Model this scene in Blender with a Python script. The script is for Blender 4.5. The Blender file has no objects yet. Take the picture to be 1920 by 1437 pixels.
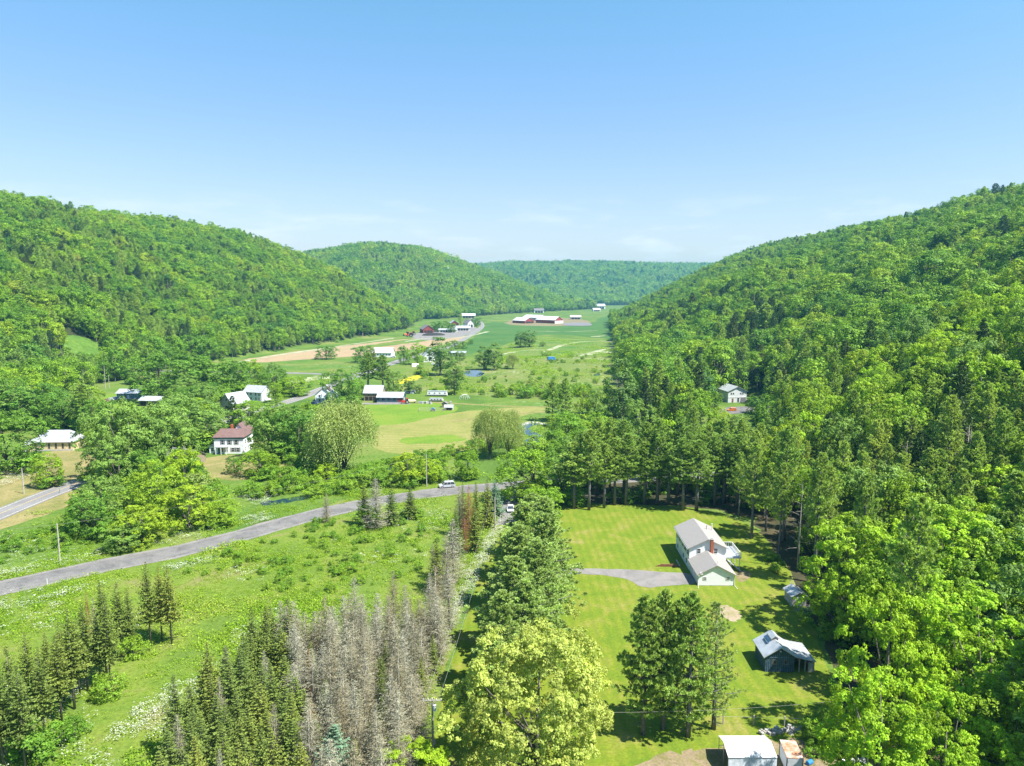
import bpy, bmesh, math, random
import numpy as np
from mathutils import Vector, Matrix

S = bpy.context.scene
COL = S.collection
# ------------------------------------------------------------------ camera
F = 1331.0; CH = 60.0; PIT = math.radians(7.42)      # focal length in photo pixels, height above the valley, downward pitch
cam = bpy.data.cameras.new('camera'); cam_o = bpy.data.objects.new('camera', cam); COL.objects.link(cam_o)
cam.sensor_width = 36.0; cam.lens = F / 1920 * 36.0; cam.clip_start = 1.0; cam.clip_end = 30000
cam_o.location = (0, 0, CH); cam_o.rotation_euler = (math.pi / 2 - PIT, 0, 0)
S.camera = cam_o
# ------------------------------------------------------------------ sky and sun
SUN_EL = math.radians(57); SUN_AZ = math.radians(118)   # azimuth clockwise from +Y (the view direction)
w = bpy.data.worlds.new('World'); S.world = w; w.use_nodes = True
nt = w.node_tree; nt.nodes.clear()
out = nt.nodes.new('ShaderNodeOutputWorld'); bg = nt.nodes.new('ShaderNodeBackground')
sky = nt.nodes.new('ShaderNodeTexSky'); sky.sky_type = 'NISHITA'; sky.sun_disc = False
sky.sun_elevation = SUN_EL; sky.sun_rotation = SUN_AZ
sky.air_density = 1.15; sky.dust_density = 0.6; sky.ozone_density = 1.6; sky.altitude = 300
bg.inputs['Strength'].default_value = 0.084
# thin fair-weather clouds low over the horizon, all the way round
geo = nt.nodes.new('ShaderNodeTexCoord'); sep = nt.nodes.new('ShaderNodeSeparateXYZ')
nt.links.new(geo.outputs['Generated'], sep.inputs[0])
mp = nt.nodes.new('ShaderNodeMapping'); mp.inputs['Scale'].default_value = (7, 7, 34)
nt.links.new(geo.outputs['Generated'], mp.inputs[0])
nz = nt.nodes.new('ShaderNodeTexNoise'); nz.inputs['Scale'].default_value = 1.3; nz.inputs['Detail'].default_value = 7; nz.inputs['Roughness'].default_value = .6
nt.links.new(mp.outputs[0], nz.inputs['Vector'])
cr = nt.nodes.new('ShaderNodeMapRange'); cr.inputs['From Min'].default_value = .5; cr.inputs['From Max'].default_value = .68
nt.links.new(nz.outputs['Fac'], cr.inputs['Value'])
band = nt.nodes.new('ShaderNodeMapRange'); band.inputs['From Min'].default_value = .13; band.inputs['From Max'].default_value = .07
nt.links.new(sep.outputs['Z'], band.inputs['Value'])
mul = nt.nodes.new('ShaderNodeMath'); mul.operation = 'MULTIPLY'
nt.links.new(cr.outputs[0], mul.inputs[0]); nt.links.new(band.outputs[0], mul.inputs[1])
mul2 = nt.nodes.new('ShaderNodeMath'); mul2.operation = 'MULTIPLY'; mul2.inputs[1].default_value = .65
nt.links.new(mul.outputs[0], mul2.inputs[0])
mx = nt.nodes.new('ShaderNodeMix'); mx.data_type = 'RGBA'
nt.links.new(mul2.outputs[0], mx.inputs['Factor']); 
tint = nt.nodes.new('ShaderNodeMix'); tint.data_type = 'RGBA'; tint.blend_type = 'MULTIPLY'; tint.inputs['Factor'].default_value = 1
nt.links.new(sky.outputs[0], tint.inputs['A'])
el = nt.nodes.new('ShaderNodeValToRGB'); nt.links.new(sep.outputs['Z'], el.inputs[0])      # clear June air: neutral at the horizon, deeper blue overhead
while len(el.color_ramp.elements) < 4: el.color_ramp.elements.new(.5)
for e_, (p_, c_) in zip(el.color_ramp.elements, [(0, (.93, .76, .80)), (.12, (.84, .78, .88)), (.22, (.76, .82, .97)), (.36, (.64, .94, 1.0))]): e_.position = p_; e_.color = (*c_, 1)
nt.links.new(el.outputs[0], tint.inputs['B'])
nt.links.new(tint.outputs['Result'], mx.inputs['A']); mx.inputs['B'].default_value = (5.6, 5.65, 5.75, 1)
nt.links.new(mx.outputs['Result'], bg.inputs['Color']); nt.links.new(bg.outputs[0], out.inputs['Surface'])
sun = bpy.data.lights.new('sun', 'SUN'); sun.energy = 5.0; sun.angle = math.radians(.53); sun.color = (1, .955, .88)
sun_o = bpy.data.objects.new('sun', sun); COL.objects.link(sun_o); sun_o.location = (0, 0, 400)
SD = Vector((math.sin(SUN_AZ) * math.cos(SUN_EL), math.cos(SUN_AZ) * math.cos(SUN_EL), math.sin(SUN_EL)))
sun_o.rotation_euler = SD.to_track_quat('Z', 'Y').to_euler()
# ------------------------------------------------------------------ exposure
S.view_settings.view_transform = 'Standard'; S.view_settings.look = 'None'; S.view_settings.gamma = 1
S.view_settings.exposure = 1.35; S.view_settings.use_curve_mapping = False
S.render.engine = 'CYCLES'
S.cycles.max_bounces = 6; S.cycles.diffuse_bounces = 4; S.cycles.transmission_bounces = 4; S.cycles.transparent_max_bounces = 4
S.cycles.volume_bounces = 0; S.cycles.use_denoising = True; S.cycles.use_adaptive_sampling = False; S.cycles.caustics_reflective = False; S.cycles.caustics_refractive = False

random.seed(4); RNG = np.random.default_rng(7)
cp, sp = math.cos(PIT), math.sin(PIT)
def proj(X, Y, Z):
    """world -> photo pixel and depth"""
    dz = Z - CH; d = Y * cp - dz * sp; u = Y * sp + dz * cp
    return 960 + F * X / d, 718.5 - F * u / d, d
def G(x, y, z=0.):
    """ground (or level z) point seen at a photo pixel"""
    v = (718.5 - y) / F; dy = cp + v * sp; dz = -sp + v * cp; t = (z - CH) / dz
    return ((x - 960) / F * t, dy * t)
def hgt_for(X, Y, Z, ytop):
    """height above Z at which a vertical line on (X,Y) reaches photo row ytop"""
    v = (718.5 - ytop) / F
    a = math.atan(v) - PIT
    return CH + Y * math.tan(a) - Z
# ------------------------------------------------------------------ mesh helpers
def mesh_obj(name, verts, faces, mats, parent=None, midx=None, smooth=False):
    me = bpy.data.meshes.new(name); me.from_pydata(verts, [], faces); me.update()
    for m in (mats if isinstance(mats, (list, tuple)) else [mats]): me.materials.append(m)
    if midx is not None: me.polygons.foreach_set('material_index', midx)
    if smooth: me.polygons.foreach_set('use_smooth', [True] * len(me.polygons))
    o = bpy.data.objects.new(name, me); COL.objects.link(o)
    if parent: o.parent = parent
    return o
def tag(o, label=None, cat=None, group=None, kind=None):
    if label: o['label'] = label
    if cat: o['category'] = cat
    if group: o['group'] = group
    if kind: o['kind'] = kind
    return o
def empty(name, loc, rz=0, label=None, cat=None, group=None):
    o = bpy.data.objects.new(name, None); COL.objects.link(o); o.empty_display_size = .5
    o.location = loc; o.rotation_euler = (0, 0, rz)
    return tag(o, label, cat, group)
class MB:
    """collects boxes, prisms and tubes into one mesh"""
    def __init__(s): s.v = []; s.f = []
    def box(s, x0, x1, y0, y1, z0, z1):
        n = len(s.v)
        s.v += [(x0, y0, z0), (x1, y0, z0), (x1, y1, z0), (x0, y1, z0), (x0, y0, z1), (x1, y0, z1), (x1, y1, z1), (x0, y1, z1)]
        s.f += [tuple(n + i for i in q) for q in ((0, 3, 2, 1), (4, 5, 6, 7), (0, 1, 5, 4), (1, 2, 6, 5), (2, 3, 7, 6), (3, 0, 4, 7))]
        return s
    def cbox(s, x, y, z, w, d, h): return s.box(x - w / 2, x + w / 2, y - d / 2, y + d / 2, z, z + h)
    def hull(s, bot, top):
        """loft between two equal rings"""
        n = len(s.v); k = len(bot); s.v += list(bot) + list(top)
        s.f.append(tuple(n + i for i in reversed(range(k)))); s.f.append(tuple(n + k + i for i in range(k)))
        for i in range(k): j = (i + 1) % k; s.f.append((n + i, n + j, n + k + j, n + k + i))
        return s
    def prism(s, prof, a0, a1, axis='y'):
        f = (lambda p, a: (p[0], a, p[1])) if axis == 'y' else (lambda p, a: (a, p[0], p[1]))
        A = [f(p, a0) for p in prof]; B = [f(p, a1) for p in prof]
        return s.hull(A, B)
    def tube(s, pts, rad, n=6, cap=True):
        pts = [Vector(p) for p in pts]; rad = rad if isinstance(rad, (list, tuple)) else [rad] * len(pts); base = len(s.v)
        for i, p in enumerate(pts):
            d = (pts[min(i + 1, len(pts) - 1)] - pts[max(i - 1, 0)]).normalized()
            a = d.orthogonal().normalized() if i == 0 else (a - d * a.dot(d)).normalized(); b = d.cross(a)
            for k in range(n):
                t = 2 * math.pi * k / n; s.v.append(tuple(p + (a * math.cos(t) + b * math.sin(t)) * rad[i]))
        for i in range(len(pts) - 1):
            for k in range(n):
                q = (k + 1) % n; s.f.append((base + i * n + k, base + i * n + q, base + (i + 1) * n + q, base + (i + 1) * n + k))
        if cap:
            s.f.append(tuple(base + k for k in reversed(range(n)))); e = base + (len(pts) - 1) * n; s.f.append(tuple(e + k for k in range(n)))
        return s
    def build(s, name, mat, parent=None, smooth=False):
        o = mesh_obj(name, s.v, s.f, mat, parent, smooth=smooth)
        bm = bmesh.new(); bm.from_mesh(o.data); bmesh.ops.recalc_face_normals(bm, faces=bm.faces); bm.to_mesh(o.data); bm.free()
        return o
# ------------------------------------------------------------------ materials
def new_mat(name):
    m = bpy.data.materials.new(name); m.use_nodes = True; t = m.node_tree
    return m, t, t.nodes['Principled BSDF'], t.nodes['Material Output']
def N(t, kind, **kw):
    n = t.nodes.new(kind)
    for k, v in kw.items():
        if k in n.inputs.keys(): n.inputs[k].default_value = v
        else: setattr(n, k, v)
    return n
def ramp(t, stops, interp='LINEAR'):
    n = t.nodes.new('ShaderNodeValToRGB'); e = n.color_ramp.elements; n.color_ramp.interpolation = interp
    while len(e) < len(stops): e.new(.5)
    for q, (p, c) in zip(e, stops): q.position = p; q.color = (*c, 1)
    return n
def noise(t, scale, detail=4, rough=.55, vec=None, dist=0):
    n = N(t, 'ShaderNodeTexNoise', Scale=scale, Detail=detail, Roughness=rough, Distortion=dist)
    if vec is not None: t.links.new(vec, n.inputs['Vector'])
    return n
def mixc(t, a, b, fac, blend='MIX'):
    n = t.nodes.new('ShaderNodeMix'); n.data_type = 'RGBA'; n.blend_type = blend
    for sock, v in (('Factor', fac), ('A', a), ('B', b)):
        if isinstance(v, (int, float)): n.inputs[sock].default_value = v
        elif isinstance(v, tuple): n.inputs[sock].default_value = (*v, 1)
        else: t.links.new(v, n.inputs[sock])
    return n.outputs['Result']
def mat(name, col, rough=.7, var=.15, scale=3., metal=0., bump=.0, bscale=20., spec=.3, col2=None, wear=.5):
    """plain surface with worn, uneven colour"""
    m, t, b, o = new_mat(name)
    tc = N(t, 'ShaderNodeTexCoord'); n1 = noise(t, scale, 6, .6, tc.outputs['Object'])
    c2 = col2 or tuple(max(0, c * (1 - 2 * var)) for c in col); c1 = col if col2 else tuple(min(1, c * (1 + var * .6)) for c in col)
    r = ramp(t, [(.3, c2), (.62, c1)]); t.links.new(n1.outputs['Fac'], r.inputs[0]); t.links.new(r.outputs[0], b.inputs['Base Color'])
    b.inputs['Roughness'].default_value = rough; b.inputs['Metallic'].default_value = metal; b.inputs['Specular IOR Level'].default_value = spec
    if bump:
        n2 = noise(t, bscale, 4, .6, tc.outputs['Object']); bp = N(t, 'ShaderNodeBump', Strength=bump, Distance=.05)
        t.links.new(n2.outputs['Fac'], bp.inputs['Height']); t.links.new(bp.outputs[0], b.inputs['Normal'])
    return m
def foliage(name, stops, transl=.35, vary=.35, rough=.6, spec=.25, gain=1.75):
    """leaf material: palette by individual, brightness by leaf, part of the light passes through"""
    m, t, b, o = new_mat(name)
    stops = [(q, tuple(min(.8, v * gain) for v in c)) for q, c in stops]
    oi = N(t, 'ShaderNodeObjectInfo'); r = ramp(t, stops); ln = noise(t, .018, 3, .6, oi.outputs['Location']); lr = N(t, 'ShaderNodeMapRange'); lr.inputs['From Min'].default_value = .32; lr.inputs['From Max'].default_value = .68
    t.links.new(ln.outputs['Fac'], lr.inputs['Value']); mf = N(t, 'ShaderNodeMix'); mf.inputs['Factor'].default_value = .5; t.links.new(oi.outputs['Random'], mf.inputs['A']); t.links.new(lr.outputs[0], mf.inputs['B']); t.links.new(mf.outputs['Result'], r.inputs[0])
    at = N(t, 'ShaderNodeAttribute', attribute_name='leaf'); mr = N(t, 'ShaderNodeMapRange')
    mr.inputs['To Min'].default_value = 1 - vary; mr.inputs['To Max'].default_value = 1 + vary
    t.links.new(at.outputs['Fac'], mr.inputs['Value'])
    cmb = N(t, 'ShaderNodeCombineColor'); 
    for i in range(3): t.links.new(mr.outputs[0], cmb.inputs[i])
    c = mixc(t, r.outputs[0], cmb.outputs[0], 1.0, 'MULTIPLY')
    t.links.new(c, b.inputs['Base Color']); b.inputs['Roughness'].default_value = rough; b.inputs['Specular IOR Level'].default_value = spec
    tr = N(t, 'ShaderNodeBsdfTranslucent'); c2 = mixc(t, c, (1.25, 1.2, .5), 1.0, 'MULTIPLY'); t.links.new(c2, tr.inputs['Color'])
    ms = N(t, 'ShaderNodeMixShader'); ms.inputs[0].default_value = transl
    t.links.new(b.outputs[0], ms.inputs[1]); t.links.new(tr.outputs[0], ms.inputs[2]); t.links.new(ms.outputs[0], o.inputs['Surface'])
    return m
def ground_mat(name, cols, scale=.08, fine=2.5, bump=.35, stripe=None, speck=None, rough=.95):
    """vegetated or bare ground: broad patches, fine grain, optional mowing/windrow stripes and flower specks"""
    m, t, b, o = new_mat(name); g = N(t, 'ShaderNodeNewGeometry'); P = g.outputs['Position']
    n1 = noise(t, scale, 6, .62, P, .6); r = ramp(t, cols); t.links.new(n1.outputs['Fac'], r.inputs[0]); c = r.outputs[0]
    n2 = noise(t, fine, 5, .7, P); mr = N(t, 'ShaderNodeMapRange'); mr.inputs['From Min'].default_value = .3; mr.inputs['From Max'].default_value = .7
    mr.inputs['To Min'].default_value = .7; mr.inputs['To Max'].default_value = 1.22
    t.links.new(n2.outputs['Fac'], mr.inputs['Value']); cc = N(t, 'ShaderNodeCombineColor')
    for i in range(3): t.links.new(mr.outputs[0], cc.inputs[i])
    c = mixc(t, c, cc.outputs[0], 1., 'MULTIPLY')
    if stripe:
        ang, per, col, amt = stripe
        mpn = N(t, 'ShaderNodeMapping'); mpn.inputs['Rotation'].default_value = (0, 0, ang); t.links.new(P, mpn.inputs[0])
        wv = N(t, 'ShaderNodeTexWave', Scale=2 * math.pi / 20 / per * 1.0, Distortion=.7, Detail=2); wv.inputs['Detail Scale'].default_value = .6
        t.links.new(mpn.outputs[0], wv.inputs['Vector'])
        ml = N(t, 'ShaderNodeMath', operation='MULTIPLY'); ml.inputs[1].default_value = amt; t.links.new(wv.outputs['Fac'], ml.inputs[0])
        c = mixc(t, c, col, ml.outputs[0])
    if speck:
        sc, col, lo, hi, big = speck
        n3 = noise(t, sc, 3, .7, P); a = N(t, 'ShaderNodeMapRange'); a.inputs['From Min'].default_value = lo; a.inputs['From Max'].default_value = hi
        t.links.new(n3.outputs['Fac'], a.inputs['Value'])
        n4 = noise(t, big, 4, .6, P); a2 = N(t, 'ShaderNodeMapRange'); a2.inputs['From Min'].default_value = .48; a2.inputs['From Max'].default_value = .62
        t.links.new(n4.outputs['Fac'], a2.inputs['Value']); ml = N(t, 'ShaderNodeMath', operation='MULTIPLY')
        t.links.new(a.outputs[0], ml.inputs[0]); t.links.new(a2.outputs[0], ml.inputs[1]); c = mixc(t, c, col, ml.outputs[0])
    t.links.new(c, b.inputs['Base Color']); b.inputs['Roughness'].default_value = rough; b.inputs['Specular IOR Level'].default_value = .15
    bp = N(t, 'ShaderNodeBump', Strength=bump, Distance=.25); t.links.new(n2.outputs['Fac'], bp.inputs['Height']); t.links.new(bp.outputs[0], b.inputs['Normal'])
    return m
# ================================================================== terrain
def sm(t):
    t = np.clip(t, 0, 1); return t * t * (3 - 2 * t)
def pf(t):
    t = np.clip(t, 0, 1); return t * (1 - .25 * t ** 3) / .75
def vnoise(x, y, s, seed):
    x = x / s; y = y / s; xi = np.floor(x).astype(np.int64); yi = np.floor(y).astype(np.int64); fx = x - xi; fy = y - yi
    def h(a, b):
        n = (a * 374761393 + b * 668265263 + seed * 1442695041) & 0xffffffff
        n = ((n ^ (n >> 13)) * 1274126177) & 0xffffffff
        return ((n ^ (n >> 16)) & 0xffff) / 65535. * 2 - 1
    u = fx * fx * (3 - 2 * fx); v = fy * fy * (3 - 2 * fy)
    return (h(xi, yi) * (1 - u) + h(xi + 1, yi) * u) * (1 - v) + (h(xi, yi + 1) * (1 - u) + h(xi + 1, yi + 1) * u) * v
def toeR(Y): return np.interp(Y, [-500, 0, 110, 160, 250, 350, 420, 600, 750, 1000, 1400, 1700, 2100, 2600, 9000], [150, 110, 82, 80, 92, 128, 140, 132, 128, 150, 212, 300, 520, 900, 2200])
def toeL(Y): return np.interp(Y, [-500, 0, 300, 450, 560, 700, 900, 1100, 1180, 1300, 1500], [-420, -390, -335, -300, -268, -236, -190, -160, -158, -180, -260])
def height(X, Y):
    X = np.asarray(X, float); Y = np.asarray(Y, float)
    hr = np.interp(Y, [-500, 400, 700, 1000, 1300, 1500, 1700, 1900, 2100, 9000], [130, 130, 134, 128, 132, 128, 118, 100, 75, 75])
    wr = np.interp(Y, [-500, 0, 400, 800, 1100, 1400, 1700, 2100], [430, 430, 430, 410, 390, 335, 320, 320])
    r = hr * pf((X - toeR(Y)) / wr)
    hl = np.interp(Y, [-500, 300, 600, 800, 900, 1000, 1100, 1200, 1300, 1400, 1480], [168, 166, 158, 152, 144, 141, 139, 127, 86, 32, 0])
    l = hl * pf((toeL(Y) - X) / np.interp(Y, [300, 700, 1000, 1150, 1300], [430, 410, 360, 300, 260]))
    rid = np.interp(X, [-2500, -900, -610, -430, -270, -182, -66, 66, 165, 230, 300], [110, 115, 158, 189, 176, 140, 98, 48, 14, 4, 0])
    toeY = np.interp(X, [-300, -150, 57, 200, 300], [1390, 1420, 1900, 2130, 2300])
    h2 = rid * sm((Y - toeY) / np.maximum(2250 - toeY, 60)) * (1 - .6 * sm((Y - 2250) / 900))
    h3 = (192 + 10 * np.sin(X / 300.)) * sm((Y - 2700 - .1 * np.abs(X - 300)) / 1500)
    h = np.maximum(np.maximum(r, l), np.maximum(h2, h3))
    n = vnoise(X, Y, 170, 3) * .6 + vnoise(X, Y, 75, 5) * .3 + vnoise(X, Y, 420, 9) * .8
    return h + n * np.clip(h / 30, 0, 1) * 7 * np.interp(Y, [0, 2500, 4000], [1, 1, 1.7])
def zat(X, Y): return float(height(np.array([X]), np.array([Y]))[0])
def axis(lo, hi, segs):
    out = []
    for a, b, st in segs: out += list(np.arange(a, b, st))
    return np.array(out + [hi])
gx = axis(0, 12000, [(-12000, -3000, 1500), (-3000, -1200, 120), (-1200, -600, 30), (-600, 700, 11), (700, 1500, 30), (1500, 3000, 120), (3000, 12000, 1500)])
gy = axis(0, 14000, [(-6000, -500, 1100), (-500, 0, 60), (0, 1500, 12), (1500, 2600, 25), (2600, 5200, 60), (5200, 14000, 1100)])
XX, YY = np.meshgrid(gx, gy); ZZ = height(XX, YY)
nx, ny = len(gx), len(gy)
verts = np.stack([XX.ravel(), YY.ravel(), ZZ.ravel()], 1)
ii = np.arange(ny - 1)[:, None] * nx + np.arange(nx - 1)[None, :]
quads = np.stack([ii, ii + 1, ii + nx + 1, ii + nx], -1).reshape(-1, 4)
def np_mesh(name, V, Q):
    me = bpy.data.meshes.new(name); k = Q.shape[1]
    me.vertices.add(len(V)); me.vertices.foreach_set('co', np.ascontiguousarray(V, dtype=np.float32).ravel())
    me.loops.add(Q.size); me.loops.foreach_set('vertex_index', np.ascontiguousarray(Q, dtype=np.int32).ravel())
    me.polygons.add(len(Q)); me.polygons.foreach_set('loop_start', np.arange(0, Q.size, k, dtype=np.int32))
    try: me.polygons.foreach_set('loop_total', np.full(len(Q), k, dtype=np.int32))
    except Exception: pass
    me.update(calc_edges=True); return me
me = np_mesh('terrain', verts, quads); me.polygons.foreach_set('use_smooth', [True] * len(quads))
# open meadow on the valley floor, leaf litter and undergrowth on the wooded slopes
M_ground, t, b, o_ = new_mat('meadow_and_woodland_floor')
g = N(t, 'ShaderNodeNewGeometry'); P = g.outputs['Position']
n1 = noise(t, .022, 6, .62, P, .8); r1 = ramp(t, [(.28, (.055, .105, .018)), (.42, (.075, .135, .022)), (.52, (.10, .16, .026)), (.62, (.135, .168, .04)), (.74, (.19, .19, .08))])
t.links.new(n1.outputs['Fac'], r1.inputs[0])
n2 = noise(t, .9, 6, .7, P); r2 = ramp(t, [(.3, (.6, .65, .55)), (.5, (1, 1, 1)), (.72, (1.3, 1.25, 1.3))]); t.links.new(n2.outputs['Fac'], r2.inputs[0])
mead = mixc(t, r1.outputs[0], r2.outputs[0], 1., 'MULTIPLY')
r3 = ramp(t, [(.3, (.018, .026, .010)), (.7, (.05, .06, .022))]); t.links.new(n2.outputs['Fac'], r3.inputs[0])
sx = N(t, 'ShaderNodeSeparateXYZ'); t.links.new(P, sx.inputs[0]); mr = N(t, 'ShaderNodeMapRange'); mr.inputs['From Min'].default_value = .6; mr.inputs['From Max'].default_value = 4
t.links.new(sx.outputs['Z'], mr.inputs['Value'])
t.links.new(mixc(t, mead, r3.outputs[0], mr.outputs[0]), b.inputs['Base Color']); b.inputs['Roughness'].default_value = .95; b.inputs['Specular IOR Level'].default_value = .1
bp = N(t, 'ShaderNodeBump', Strength=.5, Distance=.4); t.links.new(n2.outputs['Fac'], bp.inputs['Height']); t.links.new(bp.outputs[0], b.inputs['Normal'])
me.materials.append(M_ground)
ter = bpy.data.objects.new('terrain', me); COL.objects.link(ter); tag(ter, 'valley floor of rough meadow rising into wooded hills', kind='structure')

# ------------------------------------------------------------------ sheets on the valley floor
def densify(P, step, jit, seed, closed=True):
    rg = np.random.default_rng(seed); out = []; n = len(P)
    for i in range(n if closed else n - 1):
        a = np.array(P[i], float); c = np.array(P[(i + 1) % n], float); L = np.linalg.norm(c - a); k = max(1, int(L / step))
        for q in range(k):
            p = a + (c - a) * q / k; out.append(p + rg.normal(0, jit, 2) * (1 if q else .4))
    if not closed: out.append(np.array(P[-1], float))
    return out
def smooth_poly(P, it=2, closed=True):
    P = [np.array(p, float) for p in P]
    for _ in range(it):
        Q = []
        n = len(P)
        if not closed: Q.append(P[0])
        for i in range(n if closed else n - 1):
            a, c = P[i], P[(i + 1) % n]; Q += [a * .75 + c * .25, a * .25 + c * .75]
        if not closed: Q.append(P[-1])
        P = Q
    return P
from mathutils.geometry import tessellate_polygon
def sheet(name, pts, z, m, label, step=3., jit=.5, seed=1, rnd=1, px=True, kind='structure'):
    W = [G(*p) for p in pts] if px else pts
    if rnd: W = smooth_poly(W, rnd)
    W = densify(W, step, jit, seed)
    vs = [Vector((p[0], p[1], 0)) for p in W]
    tri = tessellate_polygon([vs])
    V = [(p[0], p[1], z) for p in W]; V += [(p[0], p[1], z - .12) for p in W]; n = len(W)
    Fc = []
    for a, c, d in tri:
        nrm = (vs[c] - vs[a]).cross(vs[d] - vs[a]); Fc.append((a, c, d) if nrm.z > 0 else (a, d, c))
    o = mesh_obj(name, V[:n], Fc, m)
    return tag(o, label, kind=kind)
def ribbon(name, pts, width, z, m, label, px=True, it=3, off=0., jit=0., seed=0, taper=None, drape=False, kind='structure'):
    W = [G(*p) for p in pts] if px else pts
    W = smooth_poly(W, it, False); rg = np.random.default_rng(seed)
    V = []; Fc = []; n = len(W)
    for i, p in enumerate(W):
        d = W[min(i + 1, n - 1)] - W[max(i - 1, 0)]; d = d / np.linalg.norm(d); nn = np.array([-d[1], d[0]])
        ww = width if not callable(width) else width(i / (n - 1))
        for s_ in (-.5, .5):
            q = p + nn * (off + s_ * ww + rg.normal(0, jit)); V.append((q[0], q[1], z + (zat(q[0], q[1]) if drape else 0)))
        if i: k = 2 * i; Fc.append((k - 2, k - 1, k + 1, k)[::-1])
    o = mesh_obj(name, V, Fc, m); o['kind'] = kind
    if label: o['label'] = label
    return o, W
M_lawn = ground_mat('lawn_grass', [(.25, (.085, .142, .012)), (.4, (.115, .17, .013)), (.52, (.145, .185, .016)), (.62, (.185, .192, .032)), (.75, (.24, .205, .085))], .16, 2.2, .25, stripe=(math.radians(-1.5), 1.9, (.068, .12, .010), .32))
M_lawn2 = ground_mat('yard_grass', [(.25, (.085, .16, .016)), (.5, (.12, .20, .02)), (.75, (.17, .21, .03))], .06, 1.2, .2)
M_hay = ground_mat('mown_hay', [(.25, (.15, .17, .04)), (.5, (.225, .215, .065)), (.75, (.27, .235, .09))], .07, .8, .5, stripe=(math.radians(82), 3.4, (.13, .165, .035), .6))
M_dry = ground_mat('dry_grass', [(.25, (.12, .135, .035)), (.48, (.18, .17, .06)), (.62, (.24, .20, .085)), (.78, (.27, .225, .11))], .13, 1.5, .3)
M_crop = ground_mat('green_crop', [(.3, (.042, .105, .020)), (.5, (.056, .128, .024)), (.7, (.085, .145, .03))], .02, .4, .3, stripe=(math.radians(30), 6, (.045, .10, .022), .35))
M_crop2 = ground_mat('pasture', [(.28, (.055, .125, .018)), (.45, (.085, .155, .022)), (.58, (.125, .165, .03)), (.72, (.18, .175, .06))], .03, .35, .6, speck=(.25, (.36, .37, .26), .58, .72, .02))
M_soil = ground_mat('bare_field_soil', [(.3, (.22, .155, .09)), (.5, (.29, .21, .125)), (.72, (.23, .20, .08))], .03, .5, .4, stripe=(math.radians(25), 4, (.40, .30, .19), .4))
M_dirt = ground_mat('dirt', [(.28, (.12, .12, .04)), (.42, (.16, .145, .06)), (.52, (.22, .17, .11)), (.7, (.155, .155, .04))], .35, 2.5, .4)
M_sand = ground_mat('sand', [(.3, (.20, .19, .07)), (.45, (.27, .22, .14)), (.7, (.33, .27, .19))], .6, 3, .3)
M_marsh = ground_mat('marsh_grass', [(.25, (.055, .105, .02)), (.42, (.115, .16, .03)), (.52, (.125, .165, .032)), (.64, (.17, .175, .06)), (.78, (.095, .155, .03))], .035, .45, .8, speck=(.35, (.42, .43, .33), .55, .68, .018))
M_weeds = ground_mat('weedy_meadow', [(.25, (.075, .125, .022)), (.42, (.105, .165, .022)), (.55, (.135, .185, .026)), (.66, (.16, .17, .05)), (.8, (.20, .175, .085))], .09, 1.6, .8)
M_asph = ground_mat('asphalt', [(.28, (.095, .09, .088)), (.45, (.14, .135, .13)), (.55, (.165, .158, .15)), (.75, (.20, .19, .178))], .22, 3, .15, rough=.85, speck=(.7, (.085, .083, .082), .56, .6, .12))
M_asph2 = ground_mat('pale_asphalt', [(.3, (.155, .15, .15)), (.6, (.205, .20, .20))], .08, 4, .15, rough=.85)
M_gravel = ground_mat('gravel', [(.3, (.15, .142, .135)), (.6, (.215, .20, .19))], .3, 6, .3)
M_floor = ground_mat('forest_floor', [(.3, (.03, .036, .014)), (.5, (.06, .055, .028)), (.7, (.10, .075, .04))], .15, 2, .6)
M_paint = mat('road_paint', (.62, .60, .52), .8, .2, 1.)
M_paint_y = mat('road_paint_yellow', (.62, .42, .06), .8, .2, 1.)
m, t, b, o_ = new_mat('creek_water'); M_water = m
b.inputs['Base Color'].default_value = (.012, .035, .055, 1); b.inputs['Roughness'].default_value = .04; b.inputs['Specular IOR Level'].default_value = .9
g = N(t, 'ShaderNodeNewGeometry'); nn = noise(t, 1.4, 3, .5, g.outputs['Position']); bp = N(t, 'ShaderNodeBump', Strength=.05, Distance=.05)
t.links.new(nn.outputs['Fac'], bp.inputs['Height']); t.links.new(bp.outputs[0], b.inputs['Normal'])

sheet('meadow', [(-260, 1150), (-200, 1090), (0, 1068), (180, 1030), (420, 1010), (560, 965), (690, 925), (800, 905), (960, 905), (955, 985), (905, 1040), (870, 1130), (820, 1290), (770, 1480), (740, 1600), (-520, 1600)], .010, M_weeds, 'bright green weedy meadow on both sides of the road', 4, .8, 2)
sheet('lawn', [(752, 1560), (800, 1392), (842, 1265), (885, 1120), (925, 1005), (945, 950), (1040, 945), (1200, 945), (1330, 955), (1420, 990), (1478, 1065), (1500, 1130), (1530, 1190), (1560, 1280), (1580, 1400), (1600, 1560)], .022, M_lawn, 'mown yellow-green lawn around the white house', 2, .35, 3)
sheet('dirt_yard', [(1150, 1560), (1165, 1450), (1200, 1424), (1262, 1412), (1335, 1402), (1400, 1392), (1500, 1388), (1580, 1410), (1650, 1560)], .030, M_dirt, 'bare tan dirt yard behind the fabric shelter', .8, .55, 4)
sheet('sand_patch', [(1340, 1137), (1365, 1135), (1393, 1150), (1388, 1166), (1362, 1164), (1345, 1150)], .034, M_sand, 'pale sand patch in the lawn below the garage', .35, .28, 5)
sheet('dirt_patch', [(1378, 1072), (1402, 1070), (1410, 1080), (1398, 1092), (1380, 1090)], .034, M_dirt, 'bare dirt patch beside the garage', .6, .15, 6)
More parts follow.
